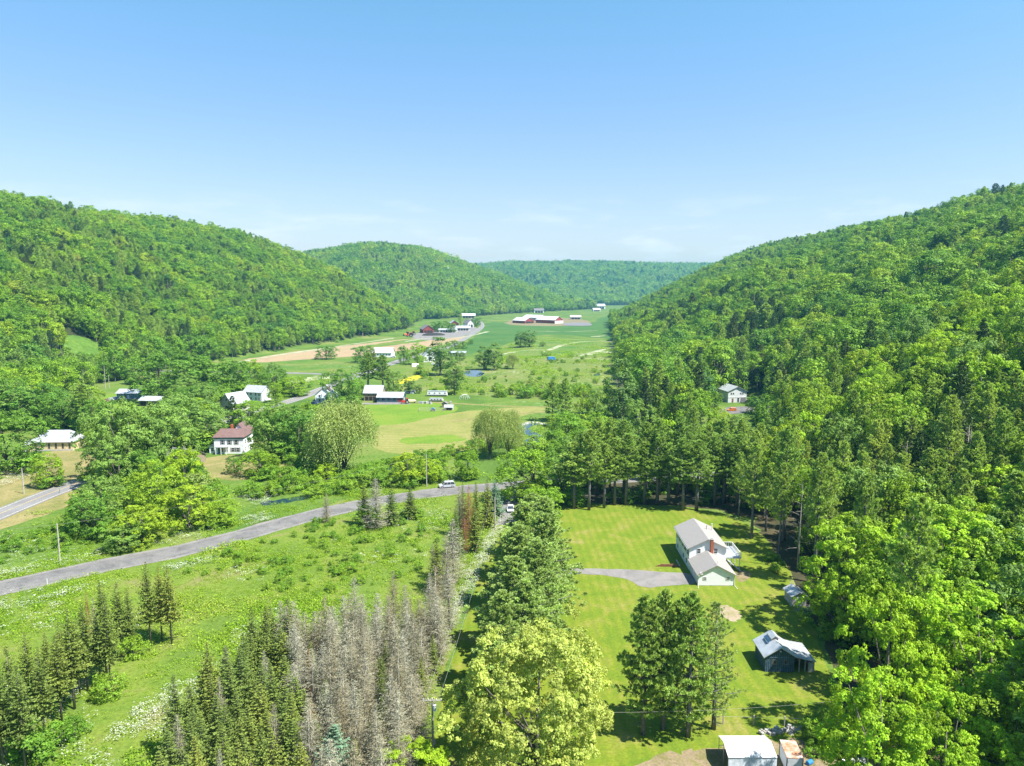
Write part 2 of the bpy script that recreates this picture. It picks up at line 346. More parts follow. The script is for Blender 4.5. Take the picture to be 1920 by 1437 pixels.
sheet('driveway', [(1015, 1068), (1080, 1066), (1180, 1068), (1240, 1073), (1302, 1076), (1310, 1096), (1260, 1098), (1205, 1104), (1178, 1086), (1120, 1077), (1020, 1077)], .044, M_gravel, 'grey gravel driveway curving to the garage', 1.2, .1, 7)
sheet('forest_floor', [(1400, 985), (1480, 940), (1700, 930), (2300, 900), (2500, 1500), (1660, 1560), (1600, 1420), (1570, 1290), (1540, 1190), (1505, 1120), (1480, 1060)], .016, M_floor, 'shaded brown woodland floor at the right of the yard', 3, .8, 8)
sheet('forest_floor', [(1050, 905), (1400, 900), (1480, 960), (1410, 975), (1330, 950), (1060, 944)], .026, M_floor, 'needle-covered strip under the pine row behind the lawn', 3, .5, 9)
# left of the county road
sheet('roadside_field', [(-260, 900), (0, 872), (60, 862), (150, 880), (230, 905), (160, 940), (0, 995), (-260, 1060)], .012, M_dry, 'tawny dry grass beside the highway at the left', 3, .6, 10)
sheet('church_lawn', [(20, 872), (60, 850), (150, 842), (190, 866), (205, 885), (120, 905), (30, 900)], .024, M_dry, 'dry lawn in front of the tan hall', 2, .3, 11)
sheet('house_lawn', [(352, 868), (400, 855), (470, 852), (560, 858), (545, 880), (520, 898), (400, 902), (370, 885)], .018, M_dry, 'sunlit dry lawn below the white farmhouse', 2, .3, 12)
sheet('village_green', [(170, 752), (215, 735), (300, 742), (300, 765), (200, 766)], .018, M_lawn2, 'mown grass around the blue cabin', 3, .5, 13)
sheet('farm_lawn', [(690, 755), (760, 752), (820, 756), (862, 762), (850, 775), (800, 786), (745, 797), (700, 798), (640, 790)], .026, M_lawn2, 'smooth green lawn below the twin barns', 4, .6, 14)
sheet('hay_field', [(700, 850), (700, 800), (745, 792), (800, 783), (862, 772), (930, 766), (1020, 762), (1035, 772), (960, 784), (935, 800), (925, 835), (880, 848), (800, 852)], .018, M_hay, 'pale yellow mown hay field in the valley', 5, .8, 15)
sheet('uncut_strip', [(744, 824), (790, 818), (868, 815), (872, 828), (800, 833), (746, 832)], .030, M_lawn2, 'uncut green strip in the hay field', 1.5, 1.3, 16)
sheet('pasture', [(865, 760), (960, 752), (1040, 752), (1150, 765), (1160, 800), (1060, 795), (960, 800), (940, 796), (965, 784), (1030, 770), (1015, 762), (940, 766)], .022, M_crop2, 'green pasture beside the creek bend', 5, .8, 17)
sheet('marsh', [(770, 735), (740, 705), (790, 690), (900, 672), (1000, 668), (1100, 660), (1190, 662), (1175, 700), (1150, 745), (1040, 748), (960, 745), (880, 742)], .016, M_marsh, 'rough olive marsh grass in the middle of the valley', 8, 1.5, 18)
sheet('flower_patch', [(738, 716), (770, 706), (800, 700), (795, 708), (770, 716), (745, 722)], .034, ground_mat('yellow_flowers', [(.3, (.20, .22, .03)), (.55, (.48, .40, .02)), (.7, (.62, .50, .02))], .15, .9, .4), 'patch of yellow wildflowers behind the twin barns', 3, 1.2, 19)
sheet('hay_meadow', [(455, 690), (480, 680), (560, 674), (660, 668), (672, 680), (668, 696), (580, 699), (470, 698)], .020, M_crop2, 'green hay meadow beside the side road', 10, 1.5, 20)
sheet('bare_field', [(440, 678), (500, 668), (560, 658), (640, 650), (720, 640), (800, 633), (880, 628), (862, 640), (800, 652), (740, 660), (660, 669), (560, 675), (480, 681)], .030, M_soil, 'long bare tan field at the foot of the left hill', 12, 1.5, 21)
sheet('grass_strip', [(660, 652), (760, 637), (820, 632), (800, 640), (720, 650), (670, 656)], .046, M_crop2, 'green strip through the bare field', 8, 1.5, 22)
sheet('crop_field', [(868, 668), (862, 655), (880, 640), (902, 622), (912, 604), (960, 606), (1050, 612), (1120, 610), (1180, 614), (1196, 622), (1190, 640), (1120, 634), (1060, 628), (1010, 628), (960, 640), (925, 655)], .040, M_crop, 'deep green crop field in front of the red barns', 15, 2, 23)
sheet('crop_field', [(1100, 612), (1130, 594), (1160, 588), (1158, 598), (1175, 612), (1185, 618), (1120, 616)], .056, M_crop, 'far green crop field beyond the red barns', 20, 2, 24)
sheet('valley_pasture', [(930, 656), (965, 642), (1015, 631), (1100, 638), (1190, 645), (1195, 668), (1100, 664), (1000, 672), (930, 672)], .030, M_crop2, 'light green pasture with pale grass streaks', 15, 2, 25)
sheet('barnyard', [(940, 608), (960, 600), (1020, 596), (1080, 598), (1110, 603), (1100, 611), (1000, 612)], .060, M_dirt, 'tan barnyard around the red barns', 15, 2, 26)
sheet('farmyard', [(765, 632), (790, 622), (840, 616), (890, 612), (898, 620), (870, 632), (800, 640)], .060, M_gravel, 'grey yard of the farm at the bend', 12, 2, 27)
# pale flowering streaks in the far meadows
M_pale = ground_mat('pale_flowering_grass', [(.3, (.15, .18, .06)), (.5, (.28, .295, .18)), (.7, (.42, .42, .32))], .08, .8, .5)
for i, (pts, wd) in enumerate([([(1020, 660), (1060, 645), (1100, 640), (1150, 640), (1170, 648), (1120, 658), (1090, 668)], 5), ([(1095, 665), (1130, 660), (1190, 658)], 14), ([(965, 672), (1030, 672), (1120, 673), (1180, 678)], 3.5),
                               ([(1110, 632), (1150, 628), (1190, 634)], 8), ([(940, 665), (975, 658), (1020, 656)], 4), ([(990, 621), (1060, 623), (1120, 620)], 4), ([(760, 641), (800, 634), (870, 634), (915, 622)], 5),
                               ([(440, 682), (500, 669), (600, 655), (700, 640), (740, 634)], 6), ([(520, 720), (580, 712), (630, 704)], 14), ([(1040, 800), (1090, 785), (1160, 790)], 3)]):
    ribbon('flowering_grass', pts, lambda u, w=wd, i=i: w * (.5 + .8 * abs(math.sin(u * 9 + i))), .068 + .003 * i, M_pale, 'band of pale flowering grass number %s from the front' % 'x', jit=wd * .1, seed=i)[0]['label'] = ['looping pale grass streak in the far pasture', 'broad white flowering patch below the right hill', 'thin pale line across the far pasture', 'pale streak at the right end of the crop field', 'short pale streak at the crop field edge', 'pale strip between the two crop fields', 'pale verge of the highway bend', 'white flowering verge under the left hill', 'white flowering patch beside the side road', 'pale bank along the creek'][i]
# roads
road_px = [(-420, 1195), (-200, 1144), (0, 1104), (187, 1062), (375, 1027), (562, 972), (667, 948), (792, 927), (860, 919), (930, 913), (1000, 908), (1100, 903), (1240, 894), (1340, 889), (1480, 885)]
ro, RW = ribbon('road', road_px, 6.6, .060, M_asph, 'grey two-lane county road crossing the valley floor')
for s_ in (-1, 1):
    q, _ = ribbon('road_shoulder', road_px, 1.5, .050, M_gravel, 'gravel shoulder on the %s side of the county road' % ('near' if s_ < 0 else 'far'), off=s_ * 3.7, jit=.18, seed=3 + s_)
hw_px = [(-420, 1090), (-150, 1028), (0, 964), (80, 931), (160, 901), (225, 874), (300, 835), (400, 795), (500, 765), (560, 748), (595, 733), (660, 708), (730, 684), (753, 675), (800, 662), (843, 652), (872, 635), (900, 618), (905, 610), (899, 602), (880, 597)]
hw, HW = ribbon('highway', hw_px, 8.4, .072, M_asph2, 'pale highway running from the left edge to the far farm')
ribbon('lane_marking', hw_px, .16, .080, M_paint_y, 'yellow centre line of the highway', off=.12, kind='structure')
for s_ in (-1, 1): ribbon('edge_line', hw_px, .14, .080, M_paint, 'white edge line on the %s side of the highway' % ('near' if s_ < 0 else 'far'), off=s_ * 3.3)
ribbon('side_road', [(150, 690), (220, 693), (340, 697), (470, 698), (590, 701), (640, 704), (690, 699)], 7, .090, M_asph2, 'pale side road joining the highway from the left')
ribbon('track', [(962, 914), (958, 930), (955, 962), (948, 985)], 5, .066, M_asph, 'short drive leading from the road to the parked car')
ribbon('track', [(760, 757), (800, 754), (870, 758), (940, 762), (1030, 764)], 3, .050, M_dry, 'faint dry track past the parked campers', jit=.3)
ribbon('track', [(845, 790), (900, 785), (960, 778), (1035, 771)], 3, .052, M_dry, 'faint dry track in the hay field', jit=.3)
ribbon('farm_lane', [(640, 752), (670, 756), (700, 758), (770, 757)], 5, .054, M_gravel, 'gravel lane to the twin barns', jit=.2)
sheet('parking_pad', [(1352, 764), (1412, 762), (1416, 774), (1350, 778)], .060, M_asph, 'paved pad with the orange car', 3, .3, 31)
# creek
ribbon('creek', [(490, 946), (545, 938), (600, 926), (660, 900), (700, 884), (770, 868), (860, 848), (930, 838), (985, 832), (1015, 822), (992, 812), (975, 803), (990, 795), (1030, 797), (1100, 806), (1170, 800), (1192, 785), (1196, 762), (1190, 735)], lambda u: 3.4 + 1.2 * math.sin(u * 31) + (2.4 if .42 < u < .66 else 0), .048, M_water, 'winding creek with blue sky reflections', jit=.4, seed=5)
sheet('pond', [(868, 697), (890, 694), (908, 697), (905, 706), (885, 707), (870, 704)], .044, M_water, 'small blue pond below the poplars', 4, .6, 32)
sheet('pool', [(1112, 702), (1125, 700), (1126, 705), (1114, 706)], .044, M_water, 'tiny blue pool in the marsh', 3, .3, 33)

cu = []
for j in range(9):
    for i in range(15):
        a = (i - 7) / 7 * 14; c = (j - 4) / 4 * 16; k_ = math.sqrt(max(0, 1 - (c / 17) ** 2)); X_ = -312 + a * k_; Y_ = 518 + c + a * .1; cu.append((X_, Y_, zat(X_, Y_) + .35))
tag(mesh_obj('upland_meadow', cu, [(j * 15 + i, j * 15 + i + 1, j * 15 + i + 16, j * 15 + i + 15) for j in range(8) for i in range(14)], M_crop2), 'small light green meadow on the lower left hillside', kind='structure')
# ================================================================== trees
def nrm(v): return v / np.maximum(np.linalg.norm(v, axis=1, keepdims=True), 1e-6)
def sph(rg, n): return nrm(rg.normal(size=(n, 3)))
UP = np.array([0, 0, 1.])
def diamonds(C, Nn, S_, rg, asp=.62):
    T = nrm(np.cross(Nn, rg.normal(size=Nn.shape))); B = np.cross(Nn, T); S_ = np.asarray(S_)[:, None] * .5
    return np.stack([C + T * S_, C + B * S_ * asp, C - T * S_, C - B * S_ * asp], 1)
def blades(C, D, L, W, rg):
    Wd = nrm(np.cross(D, rg.normal(size=D.shape))); L = np.asarray(L)[:, None]; W = np.asarray(W)[:, None]
    return np.stack([C, C + D * L * .55 + Wd * W * .5, C + D * L, C + D * L * .55 - Wd * W * .5], 1)
def leaf_mesh(name, Q, m, rg, tint=None):
    V = Q.reshape(-1, 3); n = len(Q); me = np_mesh(name, V, np.arange(4 * n).reshape(n, 4)); me.materials.append(m)
    a = me.attributes.new('leaf', 'FLOAT', 'FACE'); a.data.foreach_set('value', (rg.random(n) if tint is None else np.clip(tint, 0, 1)).astype(np.float32))
    return me
def wood_mesh(name, tubes, m, n=5):
    b = MB()
    for pts, rad in tubes: b.tube(pts, rad, n)
    me = bpy.data.meshes.new(name); me.from_pydata(b.v, [], b.f); me.update(); me.materials.append(m)
    me.polygons.foreach_set('use_smooth', [True] * len(me.polygons)); return me
def broadleaf(name, seed, H, R, zb, nb, nc, nl, ls, bark, leafm, flat=.85, bough=.32, skirt=.7, crownn=.45, ragged=.06, cap=.35):
    rg = np.random.default_rng(seed); c = np.array([0, 0, (H + zb) / 2]); ax = np.array([R, R, (H - zb) / 2])
    u = sph(rg, nb * 4); u = u[u[:, 2] > -.8][:nb]; nb = len(u)
    asym = 1 + .22 * np.sin(np.arctan2(u[:, 1], u[:, 0]) * 2 + rg.random() * 6) + .12 * np.sin(np.arctan2(u[:, 1], u[:, 0]) * 3 + rg.random() * 6)
    f = np.where(rg.random(nb) < .75, rg.uniform(.68, .9, nb), rg.uniform(.3, .65, nb)) * (1 + (asym - 1) * (1 - abs(u[:, 2])))
    f = f * (1 + ragged * rg.normal(size=nb))
    sq = np.where(u[:, 2:3] < 0, np.array([1, 1, 0]) / np.maximum(np.sqrt(1 - u[:, 2:3] ** 2), .3) ** skirt + np.array([0, 0, 1]), 1.)
    bc = c + u * sq * ax * f[:, None]; lowb = u[:, 2] < 0; bc[lowb, 2] = c[2] + u[lowb, 2] * ax[2] * 1.12; rb = R * bough * rg.uniform(.6, 1.25, nb)
    # clusters of leaves round each bough
    k = nb * nc; bi = np.repeat(np.arange(nb), nc); v = nrm(sph(rg, k) + .75 * u[bi] + .35 * UP)
    cc = bc[bi] + v * rb[bi][:, None] * rg.uniform(.55, 1.08, (k, 1)) * np.array([1, 1, flat])
    rc = ls * rg.uniform(1.1, 2.1, k)
    li = np.repeat(np.arange(k), nl); q = len(li); d = sph(rg, q)
    d = nrm(d + cap * UP + .25 * v[li]); C = cc[li] + d * rc[li][:, None] * rg.uniform(.55, 1.05, (q, 1)) * np.array([1, 1, 1 - cap * .55])
    Nn = nrm(.8 * d + .25 * v[li] + .4 * crownn * u[bi][li] + .38 * rg.normal(size=(q, 3)) + .15 * UP)
    tint = .5 + .22 * rg.normal(size=q) + (.20 * rg.normal(size=nb))[bi][li] + (.12 * rg.normal(size=k))[li]
    Q = diamonds(C, Nn, ls * rg.uniform(.7, 1.35, q), rg)
    tr = H * .018 + .05; top = np.array([rg.normal() * .3, rg.normal() * .3, zb + (H - zb) * .72])
    tubes = [([(0, 0, -.4), (0, 0, .3), tuple(np.array([0, 0, zb]) * .9 + rg.normal(0, .12, 3) * [1, 1, 0]), tuple(top * [.6, .6, .75]), tuple(top)], [tr * 1.5, tr * 1.1, tr * .85, tr * .5, tr * .15])]
    for i in rg.choice(nb, min(nb, 14), replace=False):
        z0 = zb * .8 + (bc[i][2] - zb * .8) * rg.uniform(.1, .45); z0 = max(zb * .7, min(z0, top[2] * .9)); a = np.array([0, 0, z0])
        mid = a * .45 + bc[i] * .55 + np.array([0, 0, -.05 * R]); tubes.append(([tuple(a), tuple(mid), tuple(bc[i])], [tr * .42, tr * .25, .03]))
    return [('trunk', wood_mesh(name + '_trunk', tubes, bark)), ('crown', leaf_mesh(name + '_crown', Q, leafm, rg, tint))]
def pine(name, seed, H, R, zb, nwh, nbr, ntuft, nbl, bl, bark, leafm, snag=True, wid=.3, dense=1.):
    rg = np.random.default_rng(seed); Q = []; T = []; tubes = []
    lean = rg.normal(0, .012, 2); tr = H * .013 + .05
    tubes.append(([(0, 0, -.4), (lean[0] * H * .3, lean[1] * H * .3, H * .3), (lean[0] * H * .7, lean[1] * H * .7, H * .7), (lean[0] * H, lean[1] * H, H * .99)], [tr * 1.3, tr, tr * .55, .03]))
    zs = zb + (H - zb) * (np.linspace(0, 1, nwh) ** .92)
    lop = rg.uniform(0, 6.28)
    for wi, z in enumerate(zs):
        t = (z - zb) / (H - zb); prof = (1 - t) ** .72 * min(1, .5 + 2.6 * t) ; nbk = nbr if t < .85 else max(3, nbr - 2); a0 = rg.uniform(0, 6.28)
        for bi in range(nbk):
            if rg.random() < .10 and t < .8: continue
            az = a0 + bi * 2 * math.pi / nbk + rg.normal(0, .25); L = R * prof * rg.uniform(.62, 1.18) * (1 + .2 * math.cos(az - lop)) + .25
            sl = -.02 + .75 * t + rg.normal(0, .08); dirh = np.array([math.cos(az), math.sin(az), 0]); side = np.array([-math.sin(az), math.cos(az), 0])
            base = np.array([lean[0] * z, lean[1] * z, z]); s = np.linspace(0, 1, 4)
            pts = [base + dirh * L * q + UP * (L * (sl * q + .22 * q * q)) for q in s]
            if L > 1.0 and (bi % 2 == 0): tubes.append(([tuple(p) for p in pts], [.022 * L + .015, .016 * L + .012, .01 * L + .01, .01]))
            n = max(2, int(ntuft * dense * (.35 + .65 * L / R))); nbl_ = max(2, int(3 + 5 * L / R)); q0 = np.linspace(.18, .92, nbl_) + rg.normal(0, .04, nbl_); sgn = np.where(np.arange(nbl_) % 2, 1., -1.); ll = .5 * (1.12 - q0) * rg.uniform(.7, 1.2, nbl_); sgn[-1] = 0; ll[-1] = .16
            bb_ = rg.integers(0, nbl_, n); s1 = rg.uniform(.15, 1.05, n); q = q0[bb_] + .55 * ll[bb_] * s1; lat = sgn[bb_] * ll[bb_] * s1 * .85 * L
            C = base + dirh * (L * q)[:, None] + side * lat[:, None] + UP * (L * (sl * q + .22 * q * q) - abs(lat) * .10 + rg.normal(0, .04, n))[:, None]
            tb = .5 + .14 * rg.normal() + (.16 * rg.normal(size=nbl_))[bb_] + .14 * (s1 - .5)
            ci = np.repeat(np.arange(n), nbl); k = len(ci)
            D = nrm(dirh * .6 + side * np.sign(lat[ci])[:, None] * .35 + UP * .45 + .6 * rg.normal(size=(k, 3)))
            Q.append(blades(C[ci], D, bl * rg.uniform(.7, 1.25, k), bl * wid * rg.uniform(.7, 1.3, k), rg)); T.append(tb[ci] + .15 * rg.normal(size=k))
    if snag:
        for _ in range(14):   # dead stubs on the bare lower trunk
            z = rg.uniform(.25, 1) * zb; az = rg.uniform(0, 6.28); L = rg.uniform(.6, 1.8)
            tubes.append(([(0, 0, z), (math.cos(az) * L, math.sin(az) * L, z + rg.normal(0, .2))], [.035, .012]))
    return [('trunk', wood_mesh(name + '_trunk', tubes, bark)), ('crown', leaf_mesh(name + '_crown', np.concatenate(Q), leafm, rg, np.concatenate(T)))]
def spruce(name, seed, H, R, zb, nwh, nbr, nsp, bl, bark, leafm, dead=False):
    rg = np.random.default_rng(seed); Q = []; T = []; tr = H * .009 + .035
    tubes = [([(0, 0, -.3), (0, 0, H * .5), (0, 0, H * .99)], [tr * 1.3, tr * .8, .015])]
    for wi in range(nwh):
        t = (wi / (nwh - 1)) ** .95; z = zb + (H - zb) * t; a0 = rg.uniform(0, 6.28); nb = nbr if t < .8 else max(4, nbr - 3)
        for bi in range(nb):
            if rg.random() < (.14 if not dead else .2): continue
            az = a0 + bi * 2 * math.pi / nb + rg.normal(0, .2); L = (R * (1 - t) ** (.7 if dead else .85) * rg.uniform(.65, 1.25) * min(1, .75 + 2 * t)) + .08
            sl = (-.28 + .75 * t if not dead else .05 + .6 * t) + rg.normal(0, .1); dh = np.array([math.cos(az), math.sin(az), 0]); sd = np.array([-math.sin(az), math.cos(az), 0])
            base = np.array([0, 0, z]); n = max(3, int(nsp * (.3 + .7 * L / R))); q = np.linspace(.12, 1, n) + rg.normal(0, .03, n)
            C = base + dh * (L * q)[:, None] + UP * (L * (sl * q + .18 * q * q))[:, None]
            tb = .5 + .16 * rg.normal()
            if dead:
                D0 = nrm((dh + UP * (sl + .15))[None, :]); Q.append(blades(base[None, :], D0, [L], [.05], rg)); T.append(np.array([tb]))
                ci = np.repeat(np.arange(n), 4); k = len(ci); sg = rg.choice([-1, 1], k)[:, None]
                D = nrm(dh * .7 + sd * sg * .75 - UP * .18 + .35 * rg.normal(size=(k, 3)))
                Q.append(blades(C[ci], D, bl * (.32 + .8 * L / R) * rg.uniform(.4, 1.25, k) * (1.15 - .6 * q[ci]), .034 * rg.uniform(.6, 1.5, k), rg)); T.append(tb + .22 * rg.normal(size=k))
            else:
                ci = np.repeat(np.arange(n), 3); k = len(ci); sg = np.tile([-1, 1, 0], n)[:, None]
                bq = bl * (.38 + .75 * L / R); D = nrm(dh * .75 + sd * sg * .8 + UP * rg.normal(-.12, .22, (k, 1)))
                Q.append(blades(C[ci], D, bq * rg.uniform(.6, 1.2, k) * (1.2 - .5 * q[ci]), bq * .46 * rg.uniform(.7, 1.3, k), rg)); T.append(tb + .1 * (q[ci] - .5) * 3 + .14 * rg.normal(size=k))
    for _ in range(10):
        if zb < .8: break
        z = rg.uniform(.3, 1) * zb; az = rg.uniform(0, 6.28); L = rg.uniform(.4, 1.1)
        tubes.append(([(0, 0, z), (math.cos(az) * L, math.sin(az) * L, z - .1)], [.02, .008]))
    return [('trunk', wood_mesh(name + '_trunk', tubes, bark)), ('crown', leaf_mesh(name + '_crown', np.concatenate(Q), leafm, rg, np.concatenate(T)))]
def willow(name, seed, H, R, zb, nst, nseg, seg, bark, leafm, droop=1., wid=.14, ln=.42, nb=30):
    rg = np.random.default_rng(seed); u = sph(rg, nb * 4); u = u[u[:, 2] > -.7][:nb]
    c = np.array([0, 0, zb + (H - zb) * .5]); ax = np.array([R * .8, R * .8, (H - zb) * .46])
    sk = np.where(u[:, 2:3] < 0, np.array([1, 1, 0]) / np.maximum(np.sqrt(1 - u[:, 2:3] ** 2), .4) + np.array([0, 0, 1]), 1.); bc = c + u * sk * ax * rg.uniform(.6, .97, (nb, 1)); rb = R * rg.uniform(.2, .36, nb)
    bi = rg.integers(0, nb, nst); v = nrm(sph(rg, nst) + .6 * u[bi] + .5 * UP); p = bc[bi] + v * rb[bi][:, None] * rg.uniform(.4, 1, (nst, 1))
    d = nrm(v * .8 + rg.normal(size=(nst, 3)) * .35 + np.array([0, 0, .15])); Q = []; T = []; tb = .5 + .16 * rg.normal(size=nb)
    for k in range(nseg):
        C = p + rg.normal(0, .06, p.shape); D = nrm(d + .55 * rg.normal(size=d.shape))
        Q.append(blades(C, D, ln * rg.uniform(.7, 1.3, nst), wid * rg.uniform(.7, 1.3, nst), rg)); T.append(tb[bi] + .18 * rg.normal(size=nst))
        p = p + d * seg * rg.uniform(.6, 1.3, (nst, 1)); d = nrm(d + np.array([0, 0, -.34 * droop]) + .12 * rg.normal(size=d.shape))
    Qa = np.concatenate(Q); Ta = np.concatenate(T); keep = Qa[:, :, 2].min(1) > .4; Qa = Qa[keep]; Ta = Ta[keep]
    tr = H * .022; tubes = [([(0, 0, -.4), (0.1, 0, zb * .6), (.2, .1, zb + (H - zb) * .35)], [tr * 1.4, tr, tr * .5])]
    for i in range(min(nb, 16)): tubes.append(([(0.1, 0, zb * rg.uniform(.6, 1)), tuple(bc[i] * [.5, .5, 0] + [0, 0, zb + (bc[i][2] - zb) * .6]), tuple(bc[i])], [tr * .5, tr * .3, .04]))
    return [('trunk', wood_mesh(name + '_trunk', tubes, bark)), ('crown', leaf_mesh(name + '_crown', Qa, leafm, rg, Ta))]
def snag(name, seed, H, bark, nb=26):
    rg = np.random.default_rng(seed); tr = H * .011 + .05; tubes = []; 
    tk = [([(0, 0, -.4), (.1, 0, H * .5), (.25, .1, H)], [tr * 1.3, tr * .8, .03])]
    for _ in range(nb):
        z = H * rg.uniform(.25, .97); az = rg.uniform(0, 6.28); L = (H - z) * .25 + rg.uniform(.5, 1.6); d = np.array([math.cos(az), math.sin(az), rg.uniform(-.1, .4)])
        p0 = np.array([.2 * z / H, 0, z]); p1 = p0 + d * L; tubes.append(([tuple(p0), tuple(p0 * .4 + p1 * .6 + [0, 0, .1]), tuple(p1)], [.045, .03, .01]))
        for _ in range(3):
            q = p0 + d * L * rg.uniform(.4, .95); e = q + rg.normal(0, .35, 3); tubes.append(([tuple(q), tuple(e)], [.018, .007]))
    return [('trunk', wood_mesh(name + '_trunk', tk, bark)), ('branches', wood_mesh(name + '_branches', tubes, bark, 3))]

bark_pine = mat('pine_bark', (.17, .16, .155), .9, .3, 4, bump=.4); bark_grey = mat('grey_bark', (.16, .14, .12), .9, .3, 4, bump=.4)
bark_dead = mat('dead_wood', (.27, .26, .215), .9, .25, 4); bark_dark = mat('dark_bark', (.10, .085, .07), .9, .3, 4, bump=.4)
L_maple = foliage('maple_leaves', [(.0, (.085, .165, .014)), (.35, (.115, .20, .012)), (.7, (.155, .225, .012)), (1, (.185, .235, .012))], .32)
L_bright = foliage('bright_maple_leaves', [(0, (.145, .25, .012)), (.5, (.175, .265, .012)), (1, (.205, .275, .014))], .35)
L_dark = foliage('dark_maple_leaves', [(0, (.050, .120, .016)), (.5, (.070, .145, .016)), (1, (.095, .165, .016))], .30)
L_ash = foliage('ash_leaves', [(0, (.085, .155, .030)), (.5, (.105, .175, .030)), (1, (.125, .19, .035))], .30)
L_poplar = foliage('poplar_leaves', [(0, (.075, .14, .030)), (1, (.10, .165, .035))], .35)
L_forest = foliage('forest_leaves', [(0, (.030, .078, .016)), (.16, (.048, .112, .013)), (.34, (.075, .150, .012)), (.52, (.102, .182, .011)), (.7, (.130, .205, .011)), (.86, (.170, .230, .012)), (.95, (.15, .185, .022)), (1, (.16, .145, .035))], .32, .45, gain=1.75)
L_willow = foliage('willow_leaves', [(0, (.175, .225, .060)), (1, (.20, .24, .075))], .38, .3)
L_pale = foliage('pale_silver_leaves', [(0, (.225, .265, .055)), (1, (.235, .27, .060))], .40, .3)
L_pine = foliage('pine_needles', [(0, (.085, .140, .032)), (.4, (.120, .178, .038)), (.75, (.152, .202, .046)), (1, (.175, .215, .05))], .34, .45, .5, .3, 2.25)
L_pine2 = foliage('light_pine_needles', [(0, (.12, .175, .050)), (1, (.14, .19, .050))], .3, .38)
L_hem = foliage('hemlock_needles', [(0, (.035, .070, .024)), (.6, (.055, .095, .026)), (1, (.09, .105, .028))], .2, .45, gain=1.35)
L_spruce = foliage('spruce_needles', [(0, (.052, .080, .020)), (.45, (.078, .105, .020)), (.75, (.110, .125, .022)), (1, (.14, .14, .03))], .24, .55, gain=1.95)
L_blue = foliage('blue_spruce_needles', [(0, (.085, .14, .085)), (1, (.095, .15, .095))], .2, .4)
L_dead = foliage('dead_spruce_twigs', [(0, (.20, .196, .146)), (.3, (.25, .242, .178)), (.5, (.215, .200, .136)), (.68, (.175, .155, .095)), (.85, (.145, .115, .06)), (1, (.225, .225, .175))], .12, .5, .9, .1, 1.25)
L_rust = foliage('rusty_spruce_twigs', [(0, (.20, .075, .03)), (1, (.24, .12, .05))], .15, .4, .9, .1, 1.2)
L_shrub = foliage('shrub_leaves', [(0, (.065, .14, .016)), (.4, (.095, .18, .016)), (.75, (.13, .205, .016)), (1, (.15, .20, .05))], .4)
L_weed = foliage('weed_leaves', [(0, (.085, .155, .014)), (.35, (.12, .205, .012)), (.7, (.155, .225, .014)), (.9, (.19, .205, .05)), (1, (.23, .20, .09))], .42, .35)
L_white = foliage('white_umbels', [(0, (.40, .43, .32)), (1, (.52, .54, .45))], .25, .3, .8, .1, 1.0)

P = {}
P['maple'] = [broadleaf('maple_%d' % i, 10 + i, 16, 6.2, 1.2, 60, 13, 22, .32, bark_grey, L_maple) for i in range(3)]
P['bright'] = [broadleaf('bright_%d' % i, 20 + i, 18, 6.5, 1.2, 70, 16, 27, .29, bark_grey, L_bright, bough=.28) for i in range(2)]
P['dark'] = [broadleaf('dark_%d' % i, 30 + i, 16, 6.2, 1.0, 60, 12, 19, .35, bark_dark, L_dark) for i in range(2)]
P['ash'] = [broadleaf('ash_%d' % i, 40 + i, 18, 6.5, 1.0, 80, 12, 20, .34, bark_grey, L_ash, bough=.24) for i in range(2)]
P['poplar'] = [broadleaf('poplar_%d' % i, 50 + i, 20, 4.0, 1.2, 64, 12, 12, .40, bark_grey, L_poplar, bough=.34) for i in range(2)]
P['willow'] = [willow('willow_%d' % i, 60 + i, 17, 8.2, 1.5, 2600, 10, .36, bark_dark, L_willow, 1.0, .2, .42, 48) for i in range(2)]
P['pale'] = [broadleaf('pale_0', 67, 18, 9.0, 1.0, 165, 16, 27, .29, bark_grey, L_pale, flat=.95, bough=.2, skirt=.6, crownn=.2, ragged=.12)]
P['pine'] = [pine('pine_%d' % i, 70 + i, 18, 5.2, .8, 20, 7, 48, 11, .40, bark_pine, L_pine, False, .28) for i in range(1)]
P['lawnpine'] = [pine('lawnpine_%d' % i, 170 + i, 20, 5.4, 3.6, 16, 7, 58, 11, .40, bark_pine, L_pine, True, .28) for i in range(3)]
L_rowpine = foliage('row_pine_needles', [(0, (.125, .178, .048)), (1, (.15, .20, .055))], .34, .42, .5, .3, 2.2)
P['rowpine'] = [pine('rowpine_%d' % i, 180 + i, 18, 5.6, .6, 19, 7, 52, 11, .40, bark_pine, L_rowpine, False, .30) for i in range(3)]
P['tallpine'] = [pine('tallpine_%d' % i, 75 + i, 22, 4.6, 9.0, 14, 6, 36, 10, .46, bark_pine, L_pine, True, .30) for i in range(3)]
P['lightpine'] = [pine('lightpine_0', 79, 18, 4.6, 3.0, 16, 6, 19, 9, .40, bark_pine, L_pine2, True, .26)]
P['spruce'] = [spruce('spruce_%d' % i, 80 + i, 11, 2.1, .4, 32, 9, 9, .42, bark_dark, L_spruce) for i in range(4)]
P['stemspruce'] = [spruce('stemspruce_%d' % i, 85 + i, 12, 2.2, 3.6, 25, 9, 9, .44, bark_grey, L_spruce) for i in range(3)]
P['bluespruce'] = [spruce('bluespruce_0', 88, 11, 2.6, .4, 34, 10, 11, .44, bark_dark, L_blue)]
P['deadspruce'] = [spruce('deadspruce_%d' % i, 90 + i, 12, 2.0, .8, 36, 8, 8, .66, bark_dead, L_dead, True) for i in range(4)]
P['rustspruce'] = [spruce('rustspruce_0', 95, 11, 1.7, 1.4, 36, 8, 7, .5, bark_dead, L_rust, True)]
